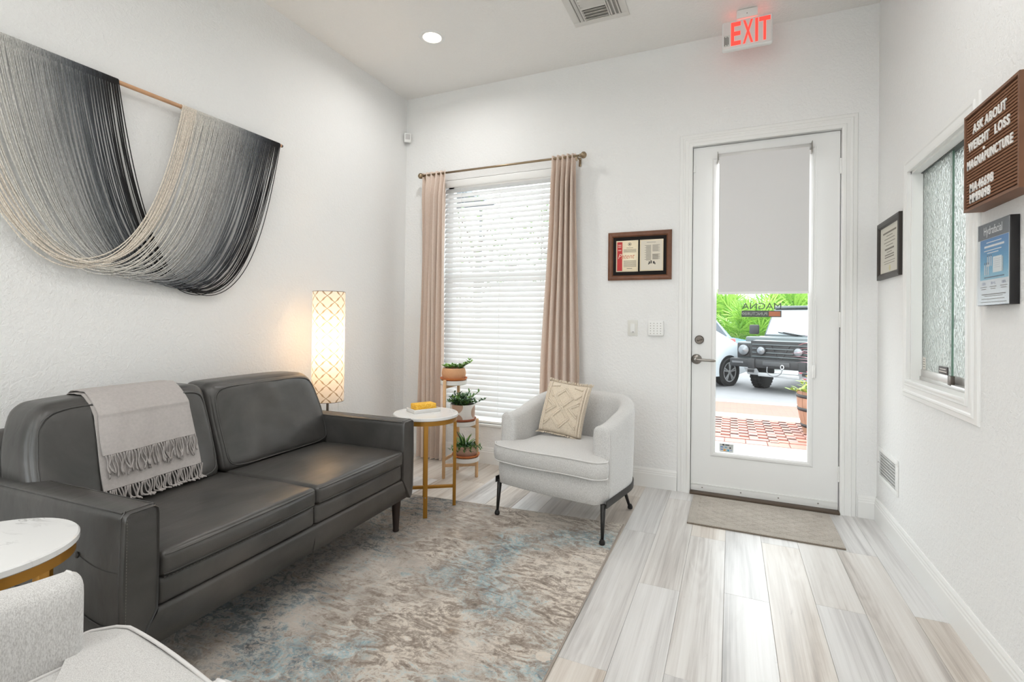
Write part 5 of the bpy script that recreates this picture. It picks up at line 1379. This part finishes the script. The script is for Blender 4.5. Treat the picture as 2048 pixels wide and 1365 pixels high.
# ---- boxy off-road vehicle facing the door (local: front at -Y, x to the right, z up)
M_SUV = plain('dark green grey paint', (84, 92, 94), .3, 0.3); M_SUVB = plain('black trim plastic', (36, 37, 39), .55); M_GLS = plain('windscreen glass', (150, 162, 168), .15, .0)
M_RUB = plain('tyre rubber', (30, 30, 31), .85); M_LAMP = plain('headlamp glass', (128, 132, 136), .2, .5); M_SILV = plain('silver skid plate', (176, 178, 180), .4, .4)
suv = thing('off_road_vehicle', 'boxy dark grey off-road vehicle facing the glass door', 'car', (.92, 11.55, ZRD), radians(-25))
B = MB()
body = MB(); body.span((-.86, .35, .62), (.86, 4.3, 1.16)).build('body', M_SUV, suv, bevel=.04)
MB().add([(-.60, .06, 1.08), (.60, .06, 1.08), (.66, 1.25, 1.16), (-.66, 1.25, 1.16), (-.60, .06, .72), (.60, .06, .72), (.66, 1.25, .72), (-.66, 1.25, .72)], [(0, 1, 2, 3), (4, 7, 6, 5), (0, 4, 5, 1), (1, 5, 6, 2), (2, 6, 7, 3), (3, 7, 4, 0)]).build('bonnet', M_SUV, suv, bevel=.03)
for s_ in (-1, 1):
    MB().span((s_ * .57, .02, .66), (s_ * .90, 1.3, 1.05)).build('fender', M_SUV, suv, bevel=.05)
    MB().box((s_ * .735, .015, .87), (.27, .02, .30)).build('lamp_panel', M_SUVB, suv, bevel=.01)
    hl = MB().lathe([(.115, 0), (.115, .03), (.098, .04), (.0, .055)], 28, M=M_back(s_ * .735, .01, .88)).build('headlamp', M_LAMP, suv, angle=40)
    MB().lathe([(.108, .034), (.118, .044), (.126, .034), (.126, .0)], 28, M=M_back(s_ * .735, .01, .88), caps=False).build('bezel', M_SUVB, hl, smooth=True)
    fl = MB().lathe([(.085, 0), (.085, .03), (.07, .04), (0, .05)], 24, M=M_back(s_ * .36, -.01, .88)).build('driving_lamp', M_LAMP, suv, angle=40)
    MB().lathe([(.078, .036), (.090, .044), (.098, .034), (.098, 0)], 24, M=M_back(s_ * .36, -.01, .88), caps=False).build('bezel', M_SUVB, fl, smooth=True)
    ty = MB().lathe([(.20, -.13), (.33, -.135), (.385, -.11), (.40, -.06), (.40, .06), (.385, .11), (.33, .135), (.20, .13)], 40, M=Matrix.Translation((s_ * .66, .78, .40)) @ Matrix.Rotation(pi / 2, 4, 'Y')).build('tyre', M_RUB, suv, angle=35)
    tr_ = MB()
    for k in range(30):
        a = 2 * pi * k / 30
        for q in (-.075, .0, .075): tr_.box((s_ * .66 + q, .78 + .402 * cos(a + q), .40 + .402 * sin(a + q)), (.06, .03, .045), Matrix.Rotation(a + q, 3, 'X'))
    tr_.build('tread', M_RUB, ty)
    MB().span((s_ * .87, 1.05, 1.20), (s_ * 1.08, 1.15, 1.42)).build('mirror', M_SUVB, suv, bevel=.03)
MB().box((0, .02, .87), (1.16, .04, .42)).build('grille_back', plain('grille black', (40, 42, 44), .6), suv)
for k in range(4): MB().box((0, -.012, .75 + k * .085), (1.10, .03, .022)).build('grille_bar', M_SUV, suv, bevel=.005)
for s_ in (-1, 1): MB().box((s_ * .11, -.004, .86), (.03, .02, .34), Matrix.Rotation(s_ * radians(28), 3, 'Y')).build('grille_brace', M_SUVB, suv)
MB().span((-.96, -.18, .52), (.96, .10, .70)).build('bumper', M_SUVB, suv, bevel=.03)
for s_ in (-1, 1):
    MB().span((s_ * .42, -.21, .50), (s_ * .56, -.1, .71)).build('bumper_post', M_SUVB, suv, bevel=.015)
    MB().add([(s_ * .40, -.13, .50), (s_ * .68, -.10, .50), (s_ * .62, -.05, .36), (s_ * .36, -.05, .36)], [(0, 1, 2, 3)]).build('skid_wing', M_SILV, suv)
    MB().box((s_ * .53, -.125, .44), (.13, .01, .06)).build('tow_slot', M_SUVB, suv)
    MB().span((s_ * .66, -.19, .60), (s_ * .9, -.17, .64)).build('bumper_vent', plain('bumper grey', (90, 92, 95), .5), suv)
MB().span((-.40, -.08, .34), (.40, .0, .42)).build('skid_plate', M_SILV, suv, bevel=.01)
MB().box((0, -.19, .62), (.52, .03, .09)).build('winch_panel', plain('bumper dark', (60, 62, 64), .5), suv, bevel=.008)
MB().tube(lerp_path([(-.16, -.21, .56), (-.15, -.235, .44), (-.03, -.24, .37), (.1, -.235, .43), (.14, -.21, .55)], 16), .010, 8).build('tow_strap', plain('strap grey', (110, 112, 114), .6), suv, smooth=True)
MB().tube([(.13 + .03 * cos(2 * pi * k / 16), -.22, .57 + .04 * sin(2 * pi * k / 16)) for k in range(16)], .010, 6, closed=True).build('shackle', M_SILV, suv, smooth=True)
cab = MB(); cab.add([(-.80, 1.15, 1.14), (.80, 1.15, 1.14), (.72, 1.52, 1.80), (-.72, 1.52, 1.80), (-.84, 4.2, 1.14), (.84, 4.2, 1.14), (.76, 4.1, 1.84), (-.76, 4.1, 1.84)], [(0, 1, 2, 3), (4, 7, 6, 5), (0, 4, 5, 1), (1, 5, 6, 2), (2, 6, 7, 3), (3, 7, 4, 0)]); cab.build('cabin', M_SUV, suv, bevel=.05)
MB().add([(-.74, 1.165, 1.20), (.74, 1.165, 1.20), (.665, 1.485, 1.765), (-.665, 1.485, 1.765)], [(0, 1, 2, 3)]).build('windscreen', M_GLS, suv)
for s_ in (-1, 1): MB().tube([(s_ * .05 - .02, 1.14, 1.19), (s_ * .05 - .42, 1.17, 1.255)], .010, 6).build('wiper', M_SUVB, suv)
MB().span((-.70, 1.5, 1.80), (.70, 4.0, 1.87)).build('roof', M_SUV, suv, bevel=.03)

# ---- silver car left of it, parked at an angle
M_SIL = plain('silver paint', (206, 214, 220), .25, .2); M_BLU = plain('blue paint', (88, 118, 168), .25, .2)
def car(name, label, loc, rz, paint, L=4.5, W=1.78, Ht=1.45, tail=False):
    t = thing(name, label, 'car', loc, rz)
    prof_ = [(-L / 2, .35), (-L / 2 - .02, .55), (-L / 2 + .08, .80), (-L / 2 + 1.0, .93), (-L / 2 + 1.75, Ht - .06), (-.1, Ht), (L / 2 - 1.35, Ht - .08), (L / 2 - .45, .98), (L / 2 - .04, .88), (L / 2, .55), (L / 2 - .03, .32), (L / 2 - .5, .24), (-L / 2 + .4, .24)]
    P = []
    for (yy, f) in ((-1, .93), (-.97, .985), (-.85, 1), (.85, 1), (.97, .985), (1, .93)):
        P.append([Vector((x * f, yy * W / 2 * (1 - .16 * max(0, (z - .9) / .55)), .3 + (z - .3) * (f if z > .9 else 1))) for (x, z) in prof_])
    m = MB(); m.grid(P, closed_v=True); k = len(prof_); m.f.append(list(range(k))[::-1]); m.m.append(0); m.f.append([(len(P) - 1) * k + i for i in range(k)]); m.m.append(0)
    m.build('body', paint, t, weld=True, angle=35)
    for s_ in (-1, 1):
        yy = s_ * (W / 2 - .02)
        g = MB(); g.add([(-L / 2 + 1.20, yy * .985, .95), (-L / 2 + 1.80, yy * .875, Ht - .12), (L / 2 - 1.45, yy * .875, Ht - .14), (L / 2 - .85, yy * .985, .97)], [(0, 1, 2, 3), (3, 2, 1, 0)]); g.build('side_glass', plain('car glass dark', (70, 84, 98), .1), t)
        MB().box((.35, s_ * (W / 2 + .012), .80), (.18, .03, .03)).build('door_handle', paint, t, bevel=.008)
        for wx in (-L / 2 + .82, L / 2 - .85):
            MB().lathe([(0, 0), (.37, 0), (.37, .012), (0, .012)], 32, M=Matrix.Translation((wx, s_ * (W / 2 - .006), .34)) @ Matrix.Rotation(-s_ * pi / 2, 4, 'X')).build('wheel_arch', M_SUVB, t)
            tyq = MB().lathe([(.20, -.02), (.235, .02), (.30, .028), (.325, .01), (.325, -.18), (.2, -.18)], 36, M=Matrix.Translation((wx, s_ * W / 2, .325)) @ Matrix.Rotation(-s_ * pi / 2, 4, 'X')).build('tyre', M_RUB, t, angle=35)
            hub = MB().lathe([(0, .022), (.04, .02), (.05, .0)], 16, M=Matrix.Translation((wx, s_ * W / 2, .325)) @ Matrix.Rotation(-s_ * pi / 2, 4, 'X')).build('hub', M_SILV, t)
            MB().lathe([(.205, .012), (.225, .020), (.235, .012), (.235, -.01), (.205, -.01), (.205, .012)], 32, M=Matrix.Translation((wx, s_ * W / 2, .325)) @ Matrix.Rotation(-s_ * pi / 2, 4, 'X'), caps=False).build('rim', M_SILV, t, smooth=True)
            for k in range(5):
                a = 2 * pi * k / 5 + .3
                for da in (-.16, .16):
                    MB().box((wx + .125 * cos(a + da * .8), s_ * (W / 2 + .008), .325 + .125 * sin(a + da * .8)), (.19, .02, .026), Matrix.Rotation(-(a + da), 3, 'Y')).build('spoke', M_SILV, t)
    if tail:
        for s_ in (-1, 1): MB().box((-L / 2 + .02, s_ * (W / 2 - .22), .86), (.12, .34, .13)).build('tail_lamp', plain('tail lamp red', (190, 60, 60), .3), t, bevel=.02)
        MB().add([(-L / 2 + 1.02, -.62, .97), (-L / 2 + 1.02, .62, .97), (-L / 2 + 1.70, .55, Ht - .10), (-L / 2 + 1.70, -.55, Ht - .10)], [(0, 1, 2, 3), (3, 2, 1, 0)]).build('rear_glass', plain('car glass dark', (70, 84, 98), .1), t)
    return t
car('silver_car', 'silver sedan parked left of the off-road vehicle', (-1.56, 11.80, ZRD), radians(55), M_SIL)
car('blue_car', 'blue car parked behind the silver sedan', (-1.55, 20.2, ZRD), radians(148), M_BLU, 4.6, 1.85, 1.92, True)

# ---- half barrel with flowers and a pink-leaved plant beside the door
BR = Vector((1.02, 7.05, gz(7.05)))
bar = thing('barrel_planter', 'wooden half-barrel planter with flowers at the right of the walkway', 'planter', BR)
M_STAVE = plain('barrel stave wood', (150, 112, 90), .7, var=.15, vscale=9)
def br_r(z): return .195 + .075 * sin(min(1, z / .52) * pi * .55)
NS = 22
for k in range(NS):
    a0, a1 = 2 * pi * k / NS + .008, 2 * pi * (k + 1) / NS - .008; P = []
    for i in range(7):
        z = .52 * i / 6; r = br_r(z); P.append([Vector((r * cos(a0), r * sin(a0), z)), Vector((r * cos(a1), r * sin(a1), z)), Vector(((r - .022) * cos(a1), (r - .022) * sin(a1), z)), Vector(((r - .022) * cos(a0), (r - .022) * sin(a0), z))])
    m = MB(); m.grid(P, closed_v=True); m.f += [[0, 1, 2, 3], [27, 26, 25, 24]]; m.m += [0, 0]; m.build('stave', M_STAVE, bar)
for z in (.10, .30, .46): MB().lathe([(br_r(z - .02) + .002, z - .02), (br_r(z - .02) + .005, z - .02), (br_r(z + .02) + .005, z + .02), (br_r(z + .02) + .002, z + .02)], 40, caps=False).build('hoop', M_SUVB, bar, smooth=True)
MB().lathe([(0, .47), (.23, .465)], 24, caps=False).build('soil', M_SOIL, bar)
rnd = random.Random(21)
for k in range(40):
    m = MB(); a = rnd.uniform(0, 2 * pi); r = rnd.uniform(.02, .22); el = rnd.uniform(.4, 1.4); d = Vector((cos(a) * cos(el), sin(a) * cos(el), sin(el)))
    stem_leaves(m, (cos(a) * r, sin(a) * r, .47), d, rnd.uniform(.14, .30), 12, .075, rnd, 0, .5, .1); m.build('flower_stem', [plain('barrel leaf', (136, 170, 70), .6), plain('barrel leaf yellow', (170, 182, 80), .6), plain('barrel leaf mid', (110, 150, 70), .6), plain('barrel leaf pale', (150, 180, 100), .6)], bar)  # the leaves' own greens, mixed at random
M_FLW = plain('pink flower', (226, 92, 120), .6); M_FLY = plain('yellow flower', (232, 196, 70), .6)
for k in range(16):
    a = rnd.uniform(0, 2 * pi); r = rnd.uniform(.08, .24); c = Vector((cos(a) * r, sin(a) * r, rnd.uniform(.60, .74))); m = MB()
    for q in range(6):
        lm = leaf_mesh(.032, .024, .002, None, .3, 3); m.add(lm.v, lm.f, 0, Matrix.Translation(c) @ Matrix.Rotation(q * pi / 3, 4, 'Z') @ Matrix.Rotation(.5, 4, 'X'))
    m.build('blossom', M_FLW if k % 3 else M_FLY, bar)
M_CORD = plain('pink cordyline leaf', (206, 128, 148), .5)
for k in range(16):
    a = rnd.uniform(0, 2 * pi) if k > 4 else pi + (k - 2) * .32; el = rnd.uniform(.5, 1.3); L = rnd.uniform(.36, .52); lm = leaf_mesh(L, .050, .004, None, .9, 8); m = MB()
    m.add(lm.v, lm.f, 0, Matrix.Translation((.06, 0, .62 + .03 * k)) @ Matrix.Rotation(a - pi / 2, 4, 'Z') @ Matrix.Rotation(el * .6, 4, 'X')); m.build('long_leaf', M_CORD, bar)
MB().tube([(.06, 0, .46), (.06, 0, 1.12)], .012, 6).build('cane', plain('cane brown', (120, 96, 84), .8), bar)

# ---- fan palms behind the cars
GP = [plain('palm green bright', (146, 186, 82), .55), plain('palm green', (110, 158, 62), .55), plain('palm green deep', (80, 124, 52), .55)]
def fan_palm(label, loc, size, nf, seed):
    rnd = random.Random(seed); t = thing('fan_palm', label, 'palm', loc, group='fan palms behind the parking lot')
    for k in range(nf):
        a = rnd.uniform(0, 2 * pi); el = rnd.uniform(.15, 1.45); Ls = size * rnd.uniform(.5, .95); d = Vector((cos(a) * cos(el), sin(a) * cos(el), sin(el))); m = MB()
        base_ = Vector((0, 0, .1)); tip = base_ + d * Ls; m.tube([base_, tip], .012, 4, mi=1)
        side = d.cross(Vector((0, 0, 1))).normalized(); up = side.cross(d).normalized(); fl = size * rnd.uniform(.45, .62); nb = 15
        for q in range(nb):
            b = radians(-115 + 230 * q / (nb - 1)); dr = (d * cos(b) + side * sin(b)).normalized(); e = tip + dr * fl + Vector((0, 0, -.16 * fl * (1 - cos(b)) - .05)); wv_ = (dr.cross(up)).normalized() * .022 * size
            mid_ = tip + dr * fl * .55; o = len(m.v)
            m.add([tip, mid_ + wv_, e, mid_ - wv_], [(0, 1, 2, 3)], rnd.choice((0, 0, 1)))
        m.build('frond', GP, t)
    return t
fan_palm('small low fan palm nearest behind the off-road vehicle', (1.0, 18.2, ZRD), .72, 40, 1)
fan_palm('fan palm at the left edge of the door glass', (-.4, 30.0, ZRD + .2), 2.5, 80, 2)
fan_palm('fan palm rising behind the bonnet of the off-road vehicle', (1.0, 24.4, ZRD + .25), 1.9, 70, 3)
fan_palm('fan palm farthest right behind the off-road vehicle', (3.9, 36.5, ZRD + .3), 3.2, 70, 4)
# ---- trees and a dark awning seen between the blind slats
def tree(label, loc, h, r, seed, n=900):
    rnd = random.Random(seed); t = thing('tree', label, 'tree', loc, group='trees outside the window'); M_BK = plain('tree bark', (96, 84, 74), .9)
    tr_ = MB(); tr_.tube(lerp_path([(0, 0, 0), (.05, .03, h * .3), (-.04, 0, h * .6), (.05, 0, h * .9)], 12), [.10 - .006 * k for k in range(12)], 8)
    ends = []
    for k in range(11):
        z0 = h * rnd.uniform(.35, .8); a = rnd.uniform(0, 2 * pi); e = Vector((cos(a) * r * .8, sin(a) * r * .8, z0 + rnd.uniform(.3, .9))); tr_.tube(lerp_path([(0, 0, z0), e * .5 + Vector((0, 0, z0 * .5 + .15)), e], 6), [.035, .03, .024, .018, .012, .008], 6); ends.append(e)
    tr_.build('trunk', M_BK, t, smooth=True); lf_ = MB()
    for k in range(n):
        e = rnd.choice(ends); p = e + Vector((rnd.gauss(0, r * .28), rnd.gauss(0, r * .28), rnd.gauss(0, r * .25))); s_ = rnd.uniform(.06, .12)
        M = Matrix.Translation(p) @ Matrix.Rotation(rnd.uniform(0, 6), 4, 'Z') @ Matrix.Rotation(rnd.uniform(-1, 1), 4, 'X'); lf_.add([M @ Vector(q) for q in ((0, 0, 0), (s_ * .35, s_ * .5, 0), (0, s_, 0), (-s_ * .35, s_ * .5, 0))], [(0, 1, 2, 3)], k % 2)
    tag(lf_.build('foliage', [plain('tree leaf', (116, 150, 80), .6), plain('tree leaf dark', (84, 118, 62), .6)], t), 'leafy crown', kind='stuff'); return t
tree('leafy tree behind the left half of the blind', (-4.9, 9.2, -.15), 3.4, 1.1, 5)
tree('leafy tree behind the right half of the blind', (-3.05, 8.6, -.15), 3.6, .8, 6, 600)
aw = thing('awning', 'dark grey awning of the next building seen through the upper blind slats', 'awning', (-7.6, 11.9, 0))
MB().add([(-.9, -.6, 5.0), (.55, -.6, 5.0), (1.45, -.6, 4.45), (-.9, -.6, 4.45), (-.9, .9, 5.05), (.55, .9, 5.05), (1.45, .9, 4.5), (-.9, .9, 4.5)], [(3, 2, 1, 0), (4, 5, 6, 7), (0, 1, 5, 4), (1, 2, 6, 5), (2, 3, 7, 6), (3, 0, 4, 7)]).build('canopy', plain('awning slate', (84, 94, 102), .7), aw)
for x in (-.8, .9): MB().tube([(x, .85, -.15), (x, .85, 4.5)], .05, 8).build('post', plain('awning slate', (84, 94, 102), .7), aw)
